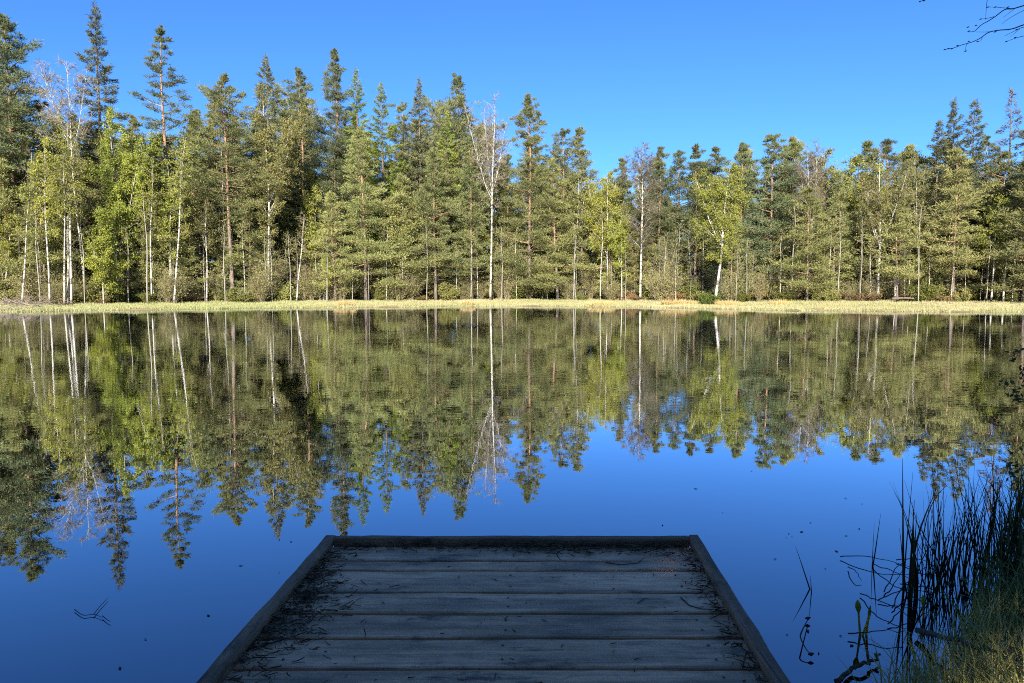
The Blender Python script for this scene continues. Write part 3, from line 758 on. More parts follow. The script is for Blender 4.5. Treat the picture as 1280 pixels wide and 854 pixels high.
def fill(kind, n, o0, o1, dy0, dy1, x0=-150, x1=1430, hfix=None):
    for i in range(n):
        px = x0 + (x1 - x0) * (i + rng.rand()) / n
        off = rng.uniform(o0, o1)
        if kind in ('pine_young', 'birch_young') and any(off < b[2] + .6 and abs(px - b[0]) < b[3] for b in blocks):
            off = max(b[2] for b in blocks if abs(px - b[0]) < b[3]) + rng.uniform(1, 3)
        x, y = spot(px, off)
        z = gz(x, y) - .05
        which = rng.randint(len(PR[kind])); H0, parts = PR[kind][which]
        if hfix: H = rng.uniform(*hfix)
        else: H = top_h(px, np.interp(px, ENV_X, ENV_Y) + rng.uniform(dy0, dy1), y) - z
        nm, cat, lab, grp = KLAB[kind]
        s = H / H0; w = min(s, 1.35) * rng.uniform(.9, 1.15)
        place(nm, parts, (x, y, z), lab.format(LOOK[kind][which], near_name(px)), cat, grp, rng.uniform(0, 6.28), (w, w, s))


fill('pine_back', 60, 4, 14, 0, 90)
fill('spruce_back', 26, 6, 16, 10, 110)
fill('pine_back', 36, 15, 30, 0, 50)
fill('spruce_back', 30, 15, 32, 10, 80)
fill('pine_back', 22, 32, 50, 10, 60)
fill('pine_young', 64, -1, 7, 0, 0, hfix=(5, 12))
fill('pine_young', 32, 4, 15, 0, 0, hfix=(9, 15))
fill('birch_young', 60, 2, 12, 0, 0, hfix=(8, 14))
fill('birch_young', 95, -1.2, 9, 0, 0, hfix=(4, 12))
fill('stem', 80, -1.0, 8, 0, 0, hfix=(3.5, 8))
fill('stem', 50, -2.2, 0, 0, 0, hfix=(3.5, 9))

for x0, x1 in ((-650, -150), (1430, 1800)):          # the wood goes on past both sides of the view
    fill('pine_back', 14, 2, 22, 0, 60, x0, x1); fill('spruce_back', 12, 3, 30, 0, 60, x0, x1); fill('birch_young', 8, -1, 3, 0, 0, x0, x1, (5, 11))

# ------------------------------------------------------------------ undergrowth along the wood edge
BP = [bush(61, 1.6, 1.1), bush(62, 1.2, 1.0, mat='birch_olive'), bush(63, 2.6, 1.2, leaf=.25, mat='birch_olive', n=24), bush(64, 1.0, 1.1, leaf=.8, mat='dry_leaf'), bush(65, 3.4, 1.3, leaf=.10, mat='birch_olive', n=46, stemmat='brush_bark'), bush(66, 4.2, 1.0, leaf=.09, mat='birch_olive', n=34, stemmat='brush_bark')]
for i in range(180):
    px = -120 + 1520 * (i + rng.rand()) / 180
    x, y = spot(px, rng.uniform(-1.6, 4.5))
    k = rng.choice(6, p=[.12, .16, .17, .09, .26, .20])
    s = rng.uniform(.5, 1.35)
    lab = ['low green bush', 'low olive bush', 'thin sparse bush', 'dry brown bush', 'bare spreading bush', 'bare upright bush'][k] + ' under the trees by the ' + near_name(px)
    place('bush', BP[k], (x, y, gz(x, y) - .04), lab, 'bush', 'low bushes under the far trees', rng.uniform(0, 6.28), (s, s, s * rng.uniform(.8, 1.2)))

x, y = spot(884, -6.2)
place('bush', bush(71, 1.0, .8, leaf=1.6, mat='juniper', n=18), (x, y, gz(x, y) - .03), 'fresh green bush at the foot of the leaning shore birch', 'bush')


def tussock(seed, Rc, H, mat, n=420):
    g = rs(seed); a = Acc()
    r = Rc * np.sqrt(g.rand(n)); az = g.uniform(0, 6.28, n)
    P = np.stack([r * np.cos(az), r * np.sin(az), np.full(n, -.02)], 1)
    D = unit(np.stack([np.cos(az) * r / Rc * .8, np.sin(az) * r / Rc * .8, np.ones(n)], 1) + g.normal(size=(n, 3)) * .22)
    a.sprays(P, D, g.uniform(.4, 1, n) * H, g.uniform(.03, .06, n), g, np.clip(g.normal(.5, .3, n), 0, 1))
    return a.mesh('tussock', M[mat])


for px, off, Rc, H, lab in [(432, -9.8, .65, .6, 'dry orange grass tussock at the water below the short olive pine'),
                            (752, -10.4, 1.0, .6, 'dry straw tussock in the water below the yellow green birch'),
                            (842, -7.8, .85, .75, 'tall rusty tussock left of the leaning shore birch'),
                            (858, -7.0, .7, .6, 'rusty tussock nearest the fresh green bush'),
                            (908, -7.4, .7, .7, 'rusty tussock at the right foot of the leaning shore birch'),
                            (585, -10.2, .5, .5, 'small orange tussock at the water below the dense middle pine'),
                            (975, -5, .7, .55, 'brown tussock on the right marsh below the pointed dark pine')]:
    x, y = spot(px, off)
    z = max(gz(x, y), 0.0)
    tag(link('grass_tussock', tussock(int(px), Rc, H, 'straw'), None, (x, y, z)), lab, 'tussock', 'dry grass tussocks on the far shore')

# fallen log on the right bank
x, y = spot(1140, -1.6)
la = Acc(); s = np.linspace(0, 1, 9)
la.tube(np.stack([-1.7 + 3.4 * s, .3 * np.sin(s * 3), .28 + .06 * np.sin(s * 5)], 1), (.10 - .04 * s), 8, h=s)
for q in (.3, .5, .62, .85):
    b = np.array([-1.7 + 3.4 * q, .2, .35]); la.tube([b, b + (.1, -.35, .35)], [.035, .012], 4, h=.3)
lo = link('fallen_log', la.mesh('fallen_log', M['dark_bark'], True), None, (x, y, gz(x, y) + .02))
tag(lo, 'fallen log lying on the right bank under the trees', 'log')


# bare brushwood heap at the left shore
def brush(seed, n, L, H):
    g = rs(seed); a = Acc()
    for i in range(n):
        az = g.uniform(0, 6.28); el = g.uniform(-.15, .75); l = g.uniform(.4, 1) * L
        b = np.array([g.normal(0, .9), g.normal(0, .5), g.uniform(.02, H * .5)])
        d = np.array([math.cos(az) * math.cos(el), math.sin(az) * math.cos(el), math.sin(el)])
        m = b + d * l * .5 + g.normal(0, .08, 3)
        e = b + d * l + np.array([0, 0, -.1])
        m[2] = max(m[2], .03); e[2] = max(e[2], .02)
        a.tube([b, m, e], [.020, .013, .005], 3, h=.5, cap=False)
    return a.mesh('brushwood_heap', M['brush'])


for px, off, sd, n, L, lab in [(14, -5.5, 1, 80, 2.0, 'tangled heap of bare grey branches at the left shore'),
                               (48, -3.5, 2, 50, 1.6, 'smaller heap of dead twigs below the leaning left birch'),
                               (20, -11.5, 3, 46, 1.3, 'dead twigs lying at the water edge on the far left')]:
    x, y = spot(px, off)
    tag(link('brushwood_heap', brush(sd, n, L, .7), None, (x, y, gz(x, y))), lab, 'brushwood')

# marsh grass along the far shore (nobody could count it)
g = rs(9); n = 230000
x = g.uniform(-58, 58, n)
sy = np.interp(x, SHX, [shore_y(v) for v in SHX]); w = np.interp(x, SHX, [tree_line(v) - shore_y(v) for v in SHX])
y = sy - .3 + (w + 1.5) * g.rand(n) ** 1.25
sd = lake_sd(x, y)
ok = (sd > -.25) & (y > 28)
x, y, sd = x[ok], y[ok], sd[ok]; n = len(x)
z = np.maximum(ground_z(x, y), 0) - .02
ma = Acc()
D = unit(np.stack([g.normal(.1, .28, n), g.normal(-.05, .28, n), np.ones(n)], 1))
pv = .5 + .35 * np.sin(x * .35 + np.sin(y * .5)) * np.sin(y * .6 + 1.3)
ma.sprays(np.stack([x, y, z], 1), D, g.uniform(.10, .27, n) * np.clip(.8 + .2 * np.sin(x * .9 + y), .5, 1), g.uniform(.02, .042, n), g, np.clip(g.normal(0, .22, n) + pv, 0, 1))
tag(link('marsh_grass', ma.mesh('marsh_grass', M['marsh'])), 'pale straw marsh grass strip along the far shore', 'marsh grass', kind='stuff')

# ------------------------------------------------------------------ the jetty
ZR, ZD = .30, .258                       # top of the rim, top of the deck above water


def edge(px0, py0, px1, py1, z):
    """a straight edge on plane z through two photographed points, as x(y)"""
    a, b = on_plane(px0, py0, z), on_plane(px1, py1, z)
    k = (b[0] - a[0]) / (b[1] - a[1])
    return lambda y: a[0] + k * (y - a[1])


LO = edge(405, 671, 243, 854, ZR); RO = edge(873, 669, 990, 854, ZR)      # outer edges of the rims
YF = on_plane(640, 669, ZR)[1]
jet = empty('wooden_jetty', (0, 0, 0))
tag(jet, 'dark weathered wooden jetty with raised edge beams reaching into the pond', 'jetty')
yb = [on_plane(640, q, ZD)[1] for q in (700.5, 713, 740.5, 767, 797.5, 836)]
bounds = [YF - .012] + yb
while bounds[-1] > -2.2: bounds.append(bounds[-1] - random.Random(len(bounds)).uniform(.19, .24))
BW = .058


def bevel_box(a, corners, z0, z1, bev=.006, seed=0, nseg=24):
    """a board from corners (x0l, x1l at y0), (x0r, x1r at y1) as a long subdivided slab with worn edges"""
    (xa0, xa1, y0), (xb0, xb1, y1) = corners
    g = rs(seed)
    s = np.linspace(0, 1, nseg)
    ring = []
    wob0 = np.cumsum(g.normal(0, .0008, nseg)); wob1 = np.cumsum(g.normal(0, .0008, nseg)); zb = np.cumsum(g.normal(0, .0006, nseg))
    for i, q in enumerate(s):
        p0 = np.array([xa0 + (xa1 - xa0) * q, y0 + wob0[i]]); p1 = np.array([xb0 + (xb1 - xb0) * q, y1 + wob1[i]])
        zt = z1 + zb[i]
        b = bev * g.uniform(.6, 1.6)
        ring.append([(p0[0], p0[1], z0), (p0[0], p0[1], zt - b), (p0[0], p0[1] + b, zt), (p1[0], p1[1] - b, zt), (p1[0], p1[1], zt - b), (p1[0], p1[1], z0)])
    V = np.array(ring).reshape(-1, 3); k = 6
    Q = [(i * k + j, i * k + (j + 1) % k, (i + 1) * k + (j + 1) % k, (i + 1) * k + j) for i in range(nseg - 1) for j in range(k)]
    T = []
    for base, rev in ((0, False), ((nseg - 1) * k, True)):
        for j in range(1, k - 1):
            T.append((base, base + j, base + j + 1) if rev else (base, base + j + 1, base + j))
    a.add(V, T, Q)


for i in range(len(bounds) - 1):
    y1, y0 = bounds[i] - .012, bounds[i + 1] + .013
    if i == 0: y1 = YF - .0515
    a = Acc()
    bevel_box(a, ((LO(y0) + .02, RO(y0) - .02, y0), (LO(y1) + .02, RO(y1) - .02, y1)), ZD - .035, ZD + random.Random(i + 3).uniform(-.003, .003), .004, i)
    p = link('plank', a.mesh('plank', M['plank']), jet)
    for xs in (LO(y0) + .22, (LO(y0) + RO(y0)) / 2 + .02, RO(y0) - .2):
        for yy in (y0 + .05, y1 - .05):
            if y1 - y0 > .12:
                na = Acc(); na.tube([(xs, yy, ZD - .002), (xs, yy, ZD + .004)], .005, 6)
                link('nail', na.mesh('nail', M['dark_bark']), p)


def beam(seed, x0, x1, z0, z1, nseg=40):
    """a rim beam running along y, x0(y) and x1(y) its faces, rough edges"""
    g = rs(seed); a = Acc(); ys = np.linspace(-2.2, YF, nseg); ring = []
    for i, yy in enumerate(ys):
        b0, b1 = abs(g.normal(.006, .004)), abs(g.normal(.006, .004)); dz = g.normal(0, .0012)
        ring.append([(x0(yy), yy, z0), (x0(yy) + g.normal(0, .001), yy, z1 - b0), (x0(yy) + b0, yy, z1 + dz), (x1(yy) - b1, yy, z1 + dz), (x1(yy), yy, z1 - b1), (x1(yy), yy, z0)])
    V = np.array(ring).reshape(-1, 3); k = 6
    Q = [(i * k + j, (i + 1) * k + j, (i + 1) * k + (j + 1) % k, i * k + (j + 1) % k) for i in range(nseg - 1) for j in range(k)]
    T = []
    for base in (0, (nseg - 1) * k):
        for j in range(1, k - 1): T.append((base, base + j, base + j + 1))
    a.add(V, T, Q)
    return a


LO2, RO2 = LO, RO
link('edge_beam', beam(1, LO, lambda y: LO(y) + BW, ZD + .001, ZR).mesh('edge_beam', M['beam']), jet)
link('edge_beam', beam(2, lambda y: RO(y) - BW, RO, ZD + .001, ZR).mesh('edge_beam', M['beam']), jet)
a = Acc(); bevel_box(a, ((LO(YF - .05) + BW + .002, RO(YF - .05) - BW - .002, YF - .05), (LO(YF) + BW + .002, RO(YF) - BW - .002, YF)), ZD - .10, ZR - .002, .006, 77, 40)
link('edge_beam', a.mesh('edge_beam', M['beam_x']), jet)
for xx in (lambda y: LO(y) + .12, lambda y: RO(y) - .22):
    a = Acc(); c = [xx(-2.0), xx(YF - .06)]
    V = []
    for yy, xc in ((-2.0, c[0]), (YF - .06, c[1])):
        V += [(xc, yy, ZD - .16), (xc + .10, yy, ZD - .16), (xc + .10, yy, ZD - .04), (xc, yy, ZD - .04)]
    a.add(V, None, [(0, 3, 2, 1), (4, 5, 6, 7), (0, 1, 5, 4), (1, 2, 6, 5), (2, 3, 7, 6), (3, 0, 4, 7)])
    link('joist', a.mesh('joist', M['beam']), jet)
for yy in (YF - .35, 1.0):
    for xx in (LO(yy) + .09, RO(yy) - .09):
        a = Acc(); a.tube([(xx, yy, -.8), (xx, yy, ZD - .045)], .06, 10)
        link('post', a.mesh('post', M['beam'], True), jet)

# needle and twig litter drifted against the rims
g = rs(17); a = Acc()


def litter(n, fx, fy, lmax, z=ZD + .004, pile=.02):
    for i in range(n):
        x, y = fx(), fy()
        if callable(x): x = x(y)
        az = g.uniform(0, 6.28); l = g.uniform(.25, 1) * lmax; w = g.uniform(.0012, .003)
        zz = z + abs(g.normal(0, pile)) * .5
        d = np.array([math.cos(az), math.sin(az), g.normal(0, .15)]); sdv = np.array([-math.sin(az), math.cos(az), 0]) * g.normal(0, .25)
        P = [np.array([x, y, zz]) + d * l * q + sdv * l * (q - q * q) for q in (0, .5, 1)]
        for q in P: q[2] = max(q[2], ZD + .0035)
        a.tube(P, [w, w, w * .6], 3, cap=False, var=np.clip(g.normal(.4, .3), 0, 1))


def left_x():
    off = abs(g.normal(0, .10)); return lambda y: LO(y) + BW + .004 + off * (1.25 if y < 3.3 else .6)


def right_x():
    off = abs(g.normal(0, .045)); return lambda y: RO(y) - BW - .004 - off


litter(900, left_x, lambda: g.choice([g.normal(3.05, .28), g.uniform(2.2, 3.7)], p=[.7, .3]), .055)
litter(260, right_x, lambda: g.uniform(2.4, YF - .08), .05)
litter(480, lambda: g.uniform(LO(YF) + .1, RO(YF) - .1), lambda: YF - .055 - abs(g.normal(0, .045)), .05)
litter(220, lambda: g.uniform(.0, RO(YF) - .1), lambda: YF - .06 - abs(g.normal(0, .07)), .08)
litter(70, lambda: g.uniform(-.95, .95), lambda: g.uniform(2.3, 3.7), .04, pile=.004)
tag(link('needle_litter', a.mesh('needle_litter', M['litter'])), 'brown needles and twig bits drifted against the jetty edges', 'litter', kind='stuff')

# single sticks and a leaf lying on the deck
def stick(pts, r, label, z=ZD + .006, name='twig', cat='twig', group='twigs on the jetty', mat='dead_stem'):
    P = [on_plane(px, py, z) for px, py in pts]
    c = P[0].copy(); a = Acc(); a.tube([p - c for p in P], np.linspace(r, r * .5, len(P)), 5)
    tag(link(name, a.mesh(name, M[mat]), None, c), label, cat, group)


stick([(310, 812), (335, 805), (368, 795), (385, 789)], .004, 'long thin twig across the deck at the left beam')
stick([(300, 825), (322, 822), (345, 822)], .003, 'short twig near the left front of the deck')
stick([(851, 747), (862, 757), (876, 761), (892, 762)], .003, 'bent twig near the right beam on the fourth board')
stick([(797, 754), (806, 748), (812, 749)], .002, 'tiny stalk on the middle right of the deck')
stick([(757, 703), (775, 706), (797, 704), (806, 697)], .003, 'curved twig lying before the far edge beam')
stick([(928, 837), (930, 826), (933, 815)], .003, 'little stalk beside the dry leaf on the right of the deck')
stick([(893, 775), (905, 781), (918, 786)], .002, 'thin needle twig by the right edge beam')
p = on_plane(923, 817, ZD + .012)
a = Acc(); s = np.linspace(0, 1, 7)
top = [(-.035 + .07 * q, .018 * math.sin(q * math.pi), .004 + .008 * math.sin(q * 3)) for q in s]
bot = [(-.035 + .07 * q, -.018 * math.sin(q * math.pi), .004 + .008 * math.sin(q * 3)) for q in s]
mid = [(-.035 + .07 * q, 0, .0) for q in s]
V = np.array(top + mid + bot)
Q = [(i, i + 1, 7 + i + 1, 7 + i) for i in range(6)] + [(7 + i, 7 + i + 1, 14 + i + 1, 14 + i) for i in range(6)]
a.add(V, None, Q)
lf = link('dry_leaf', a.mesh('dry_leaf', M['leaf_dry'], True), None, p); lf.rotation_euler = (.1, .05, .5)
tag(lf, 'single pale dry leaf on the right side of the deck', 'leaf')

# ------------------------------------------------------------------ plants and bits on the near water
def smooth(P, k=5):
    """a rounded path through the points (Catmull-Rom)"""
    P = np.asarray(P, float); E = np.vstack([2 * P[0] - P[1], P, 2 * P[-1] - P[-2]]); out = []
    for i in range(1, len(E) - 2):
        a, b, c, d = E[i - 1], E[i], E[i + 1], E[i + 2]
        for t in np.linspace(0, 1, k, endpoint=False):
            out.append(.5 * (2 * b + (c - a) * t + (2 * a - 5 * b + 4 * c - d) * t ** 2 + (3 * b - a - 3 * c + d) * t ** 3))
    out.append(P[-1])
    return np.array(out)


def blade(a, base, tip, bend=0.0, w=.006, seed=0, n=8, side=None):
    """a stiff sedge blade: a slim tapering three-sided stalk from base to tip"""
    g = rs(seed); base = np.asarray(base, float); tip = np.asarray(tip, float)
    s = np.linspace(0, 1, n)[:, None]
    P = base + (tip - base) * s
    L = np.linalg.norm(tip - base)
    sd = np.array([1., 0, 0]) if side is None else np.asarray(side, float)
    P = P + sd * bend * L * np.sin(s * math.pi * .5) * s - sd * bend * L * s * 1.0 + np.array([0, 0, 1]) * abs(bend) * .5 * L * np.sin(s * math.pi)
    a.tube(P, w * (1 - s[:, 0] ** 1.5 * .88), 3, cap=False, var=np.clip(g.normal(.45, .3), 0, 1))


def clump(base_px, tips, label, w=.005, spread=.05, name='reed', cat='reed', group=None, mat='reed', seed=1, depth=.0):
    """a tuft standing in the water at base_px whose blades end where the photograph shows their tips (same distance)"""
    b = on_plane(*base_px, 0.0); a = Acc(); g = rs(seed)
    for k, (tx, ty, bend) in enumerate(tips):
        t = at_depth(tx, ty, b[1] + g.normal(0, .05)) - b
        o = np.array([g.normal(0, spread), g.normal(0, spread), -.05])
        blade(a, o, t, bend, w * g.uniform(.55, 1.2), seed * 31 + k)
    tag(link(name, a.mesh(name, M[mat]), None, b), label, cat, group)


GR = 'reed tufts standing in the near water'
clump((1016, 738), [(994, 682, .03), (1013, 719, .02)], 'lone reed in open water with two blades leaning left', .0045, .008, group=GR, seed=3)
clump((1088, 707), [(1101, 642, -.05), (1093, 652, .02)], 'lone thin reed left of the tall reed bed', .0045, .006, group=GR, seed=4)
clump((1135, 741), [(1128, 573, .01), (1141, 590, .03), (1143, 625, .02), (1124, 660, .15)], 'first tall reed at the left end of the reed bed', .008, .014, group=GR, seed=5)
clump((1142, 748), [(1141, 628, .0), (1146, 640, .0), (1170, 612, .25), (1133, 655, -.2)], 'broad dark reed just in front of the tallest reed', .009, .012, group=GR, seed=6)
g0 = rs(23)
rx = [(1158, 742), (1168, 733), (1180, 741), (1188, 728), (1198, 735), (1203, 722), (1212, 730), (1222, 722), (1232, 727), (1243, 716), (1254, 722), (1266, 714), (1278, 718), (1292, 712), (1176, 720), (1216, 712)]
lab_r = ['loose reeds right of the broad dark reed', 'arching reeds third from the left of the bed', 'upright reeds before the arching ones', 'thin back reeds behind the upright ones', 'thick dark reeds in the middle of the bed', 'tall middle reeds reaching highest in the bed',
         'crossed reeds right of the bed middle', 'close reeds in front of the sedge mound', 'dark reeds over the sedge mound crest', 'slanting reeds toward the right edge', 'leaning reeds near the right edge', 'tall reeds close to the right edge', 'reeds cut by the right edge', 'reeds just past the right edge', 'short reeds at the back of the bed', 'back reeds in the open water behind the bed']
for k, (bx, by) in enumerate(rx):
    m = g0.randint(7, 12)
    tips = []
    for q in range(m):
        h = g0.uniform(55, 150) if q > 2 else g0.uniform(110, 165)
        tips.append((bx + g0.normal(4, 24), by - h, g0.normal(.0, .20)))
    clump((bx, by), tips, lab_r[k], .0045, .05, group=GR, seed=40 + k)

# bent-over dead stems crossing on the water at the foot of the reeds
a_lab = [([(1050, 696), (1078, 701), (1110, 707), (1150, 712)], 'longest dead stem lying flat left of the reeds'),
         ([(1060, 709), (1067, 719), (1077, 726)], 'short dead stem sloping down left of the reeds'),
         ([(1075, 742), (1098, 758), (1127, 771), (1140, 779)], 'dark dead stem slanting toward the bank'),
         ([(1090, 705), (1120, 722), (1160, 735)], 'dead stem sloping into the foot of the reeds'),
         ([(1105, 740), (1118, 718), (1132, 702)], 'dead stem rising toward the tallest reed'),
         ([(1098, 750), (1127, 745), (1160, 739)], 'level dead stem before the reed bed'),
         ([(1115, 760), (1128, 742), (1150, 722), (1168, 700)], 'long dead stem leaning across the reed feet'),
         ([(1120, 700), (1150, 705), (1180, 716)], 'dead stem behind the broad dark reed'),
         ([(1110, 780), (1130, 768), (1160, 760)], 'dead stem between reeds and grassy bank'),
         ([(1125, 730), (1160, 742), (1200, 752)], 'dead stem crossing the middle reed feet')]
for pts, lab in a_lab:
    P = [on_plane(px, py, .012) for px, py in pts]; c = P[0].copy(); c[2] = 0
    a = Acc(); P = [p - c for p in P]
    for q in range(1, len(P) - 1): P[q] = P[q] + np.array([0, 0, .03])
    P = smooth(P); P[1:-1] += rs(len(lab)).normal(0, .004, (len(P) - 2, 3)) * (1, 1, .3)
    a.tube(P, np.linspace(.0034, .0014, len(P)), 5)
    tag(link('dead_stem', a.mesh('dead_stem', M['dead_stem']), None, c), lab, 'dead stem', 'dead stems lying on the near water')

# curved stalk and its bud beside the lone reed
P = [on_plane(px, py, z) for px, py, z in ((1010, 774, .015), (1002, 790, .05), (1001, 798, .05), (1008, 812, .03), (1014, 818, .02))]
c = P[0].copy(); Q = smooth([p - c for p in P]); a = Acc(); a.tube(Q, np.interp(np.linspace(0, 1, len(Q)), [0, .3, 1], [.0022, .0036, .0018]), 5)
o = link('bent_stalk', a.mesh('bent_stalk', M['dead_stem']), None, c); tag(o, 'curved dead stalk floating below the lone leaning reed', 'dead stem')
for q, (dx) in enumerate([(0, 0, .004), P[-1] - c]):
    b = Acc(); b.tube([np.array(dx) + (-.014, 0, 0), np.array(dx), np.array(dx) + (.014, .004, .003)], [.003, .0085, .002], 6)
    link('bud', b.mesh('bud', M['dead_stem']), o)

# yellow-green shoots
def shoot(px, py, tips, label, seed):
    b = on_plane(px, py, 0); a = Acc()
    e = empty('water_plant', tuple(b)); tag(e, label, 'water plant', 'yellow green shoots in the near water')
    for tx, ty, w in tips:
        t = at_depth(tx, ty, b[1]) - b
        s = np.linspace(0, 1, 7)[:, None]; Pp = np.array([0, 0, -.03]) + (t + (0, 0, .03)) * s
        st = Acc(); st.tube(Pp, .006 - .002 * s[:, 0], 6); link('stalk', st.mesh('stalk', M['shoot'], True), e)
        lf = Acc(); d = unit(Pp[-1] - Pp[0]); L = .055
        lf.tube([Pp[-1] - d * .01, Pp[-1] + d * L * .3, Pp[-1] + d * L * .7, Pp[-1] + d * L], [.004, w, w * .8, .002], 7)
        link('leaf_bud', lf.mesh('leaf_bud', M['shoot'], True), e)


shoot(1076, 794, [(1073, 764, .014), (1084, 778, .006)], 'taller yellow green shoot with a fat bud left of the grassy bank', 1)
shoot(1082, 793, [(1086, 771, .007)], 'shorter leaning yellow green shoot beside the fat budded one', 2)
shoot(1155, 772, [(1154, 757, .010)], 'small green shoot at the edge of the grassy bank', 3)

# drifting dark stick at the left
a = Acc()
P = [on_plane(px, py, .008) for px, py in ((93, 762), (104, 769), (117, 768), (128, 772))]; c = P[0].copy()
Q = smooth([p - c for p in P]); a.tube(Q, np.linspace(.0022, .0012, len(Q)), 5)
Q2 = [on_plane(px, py, .01) for px, py in ((117, 768), (125, 758), (135, 747))]; a.tube([p - c for p in Q2], [.0024, .0018, .0012], 5)
Q2 = [on_plane(px, py, .01) for px, py in ((128, 770), (134, 775), (138, 777))]; a.tube([p - c for p in Q2], [.0024, .0018, .0012], 5)
tag(link('floating_twig', a.mesh('floating_twig', M['dead_stem']), None, c), 'small forked twig drifting on the water left of the jetty', 'twig')

# long sticks on the bank edge
for pts, r, lab in [([(1146, 788, .03), (1180, 797, .08), (1215, 806, .12), (1245, 815, .15)], .014, 'pale fallen stick lying across the grassy bank'),
                    ([(1045, 852, .02), (1062, 838, .02), (1090, 826, .03), (1100, 818, .03)], .011, 'dark waterlogged branch in front of the yellow shoots'),
                    ([(1060, 792, .02), (1085, 790, .03), (1130, 789, .04)], .0035, 'thin reddish stem behind the yellow shoots')]:
    P = [on_plane(*q) for q in pts]; c = P[0].copy(); a = Acc(); P = smooth([p - c for p in P]); P[1:-1] += rs(7).normal(0, .005, (len(P) - 2, 3)); a.tube(P, np.linspace(r, r * .5, len(P)), 7)
    tag(link('fallen_stick', a.mesh('fallen_stick', M['dead_stem'], True), None, c), lab, 'stick', 'sticks at the near bank')

# grass of the near right bank (uncountable) and the dark sedge behind it
def blade_field(name, mat, n, sampler, hmin, hmax, w, seed, label, cat, droop=.45, k=5):
    g = rs(seed)
    x, y = sampler(g, n)
    sd = lake_sd(x, y); ok = sd > -.12; x, y = x[ok], y[ok]; n = len(x)
    z = np.maximum(ground_z(x, y), 0) - .01
    az = g.uniform(0, 6.28, n); H = g.uniform(hmin, hmax, n); dr = np.abs(g.normal(droop, .25, n)) * H
    s = np.linspace(0, 1, k)
    hx, hy = np.cos(az), np.sin(az)
    sx, sy = -hy, hx
    V = np.zeros((n, k, 2, 3))
    for i, q in enumerate(s):
        cx = x + hx * dr * q ** 2 + g.normal(0, .006, n) * q; cy = y + hy * dr * q ** 2
        cz = z + H * (q - .32 * q ** 3 * np.minimum(1.6, dr / H))
        ww = w * (1 - q ** 1.6 * .92) * .5
        V[:, i, 0] = np.stack([cx + sx * ww, cy + sy * ww, cz], 1)
        V[:, i, 1] = np.stack([cx - sx * ww, cy - sy * ww, cz + ww * .6], 1)
    b = (np.arange(n) * k * 2)[:, None, None]; i = (np.arange(k - 1) * 2)[None, :, None]
    Q = (b + i + np.array([0, 1, 3, 2])[None, None]).reshape(-1, 4)
    a = Acc(); var = np.repeat(np.clip(g.normal(.45, .3, n), 0, 1), k - 1)
    a.add(V.reshape(-1, 3), None, Q, var=var)
    tag(link(name, a.mesh(name, M[mat])), label, cat, kind='stuff')


blade_field('bank_grass', 'bank_grass', 9000, lambda g, n: (g.uniform(1.2, 4.2, n), g.uniform(1.5, 3.7, n)), .08, .30, .007, 3, 'tangled green and straw grass on the near right bank', 'grass', .55)
blade_field('bank_straw', 'straw', 2200, lambda g, n: (g.uniform(1.3, 4.0, n), g.uniform(1.6, 3.4, n)), .05, .2, .005, 4, 'dry straw matted between the bank grass', 'straw', .9)
blade_field('dark_sedge', 'sedge', 8000, lambda g, n: (g.uniform(2.3, 7.0, n), g.uniform(3.0, 6.0, n)), .2, .5, .007, 5, 'dark dense sedge mound at the right edge behind the bank grass', 'sedge', .5)
blade_field('near_bank_grass', 'bank_grass', 9000, lambda g, n: (g.uniform(-9, 7, n), g.uniform(-6.5, -1.4, n)), .08, .3, .012, 6, 'grass on the bank behind the jetty', 'grass', .6)

# little leaves and specks floating on the still water
g = rs(31)
specks = [(1058, 621), (982, 672), (986, 668), (990, 672), (1033, 711), (1046, 688), (1058, 669), (1013, 655), (1001, 664), (350, 676), (364, 678), (350, 714), (300, 708), (150, 693), (970, 700), (1010, 790), (985, 795), (1050, 795), (1063, 806),
          (905, 640), (830, 655), (1082, 810), (1022, 818), (460, 640), (520, 600), (260, 770), (180, 800), (420, 610), (940, 590), (870, 610), (150, 836), (1078, 630), (1075, 660)]
for k, (px, py) in enumerate(specks):
    p = on_plane(px + g.uniform(-2, 2), py + g.uniform(-2, 2), .003); s_ = g.uniform(.004, .011)
    a = Acc(); m = 7; an = np.linspace(0, 6.28, m, endpoint=False); rr = s_ * g.uniform(.5, 1.1, m)
    V = np.vstack([[(0, 0, .003)], np.stack([rr * np.cos(an) * 1.6, rr * np.sin(an) * .8, np.zeros(m)], 1)])
    a.add(V, [(0, 1 + q, 1 + (q + 1) % m) for q in range(m)], var=g.rand())
    o = link('floating_leaf', a.mesh('floating_leaf', M['litter']), None, p); o.rotation_euler = (0, 0, g.uniform(0, 6))
    where = 'left of the jetty' if px < 380 else 'beyond the end of the jetty' if py < 662 and px < 880 else 'between the jetty and the reed bed' if py > 690 else 'in the open water before the reed bed'
    tag(o, 'tiny dark leaf fragment floating ' + where, 'leaf', 'leaf specks floating on the near water')

# ------------------------------------------------------------------ alder on the near right bank whose budded twigs hang into the top right corner
DA = 5.2
at = empty('alder_tree', (6.9, 3.4, gz(6.9, 3.4)))
tag(at, 'leafless budding alder whose thin twigs reach in at the top right corner', 'alder tree')
org = np.array(at.location)
tr = Acc(); s = np.linspace(0, 1, 10)
tr.tube(np.stack([.25 * np.sin(s * 3), .3 * s, 9 * s - .1], 1), .12 * (1 - s) ** .8 + .015, 8, h=s)
link('trunk', tr.mesh('trunk', M['dark_bark'], True), at)
tip = Acc()


def A(px, py, d=0.): return at_depth(px, py, DA + d) - org


def twig(pts, r, d=0.0):
    P = [A(px, py, d + .05 * i) for i, (px, py) in enumerate(pts)]
    P = smooth(P, 4); tip.tube(P, np.linspace(r, r * .45, len(P)) * .6, 5)


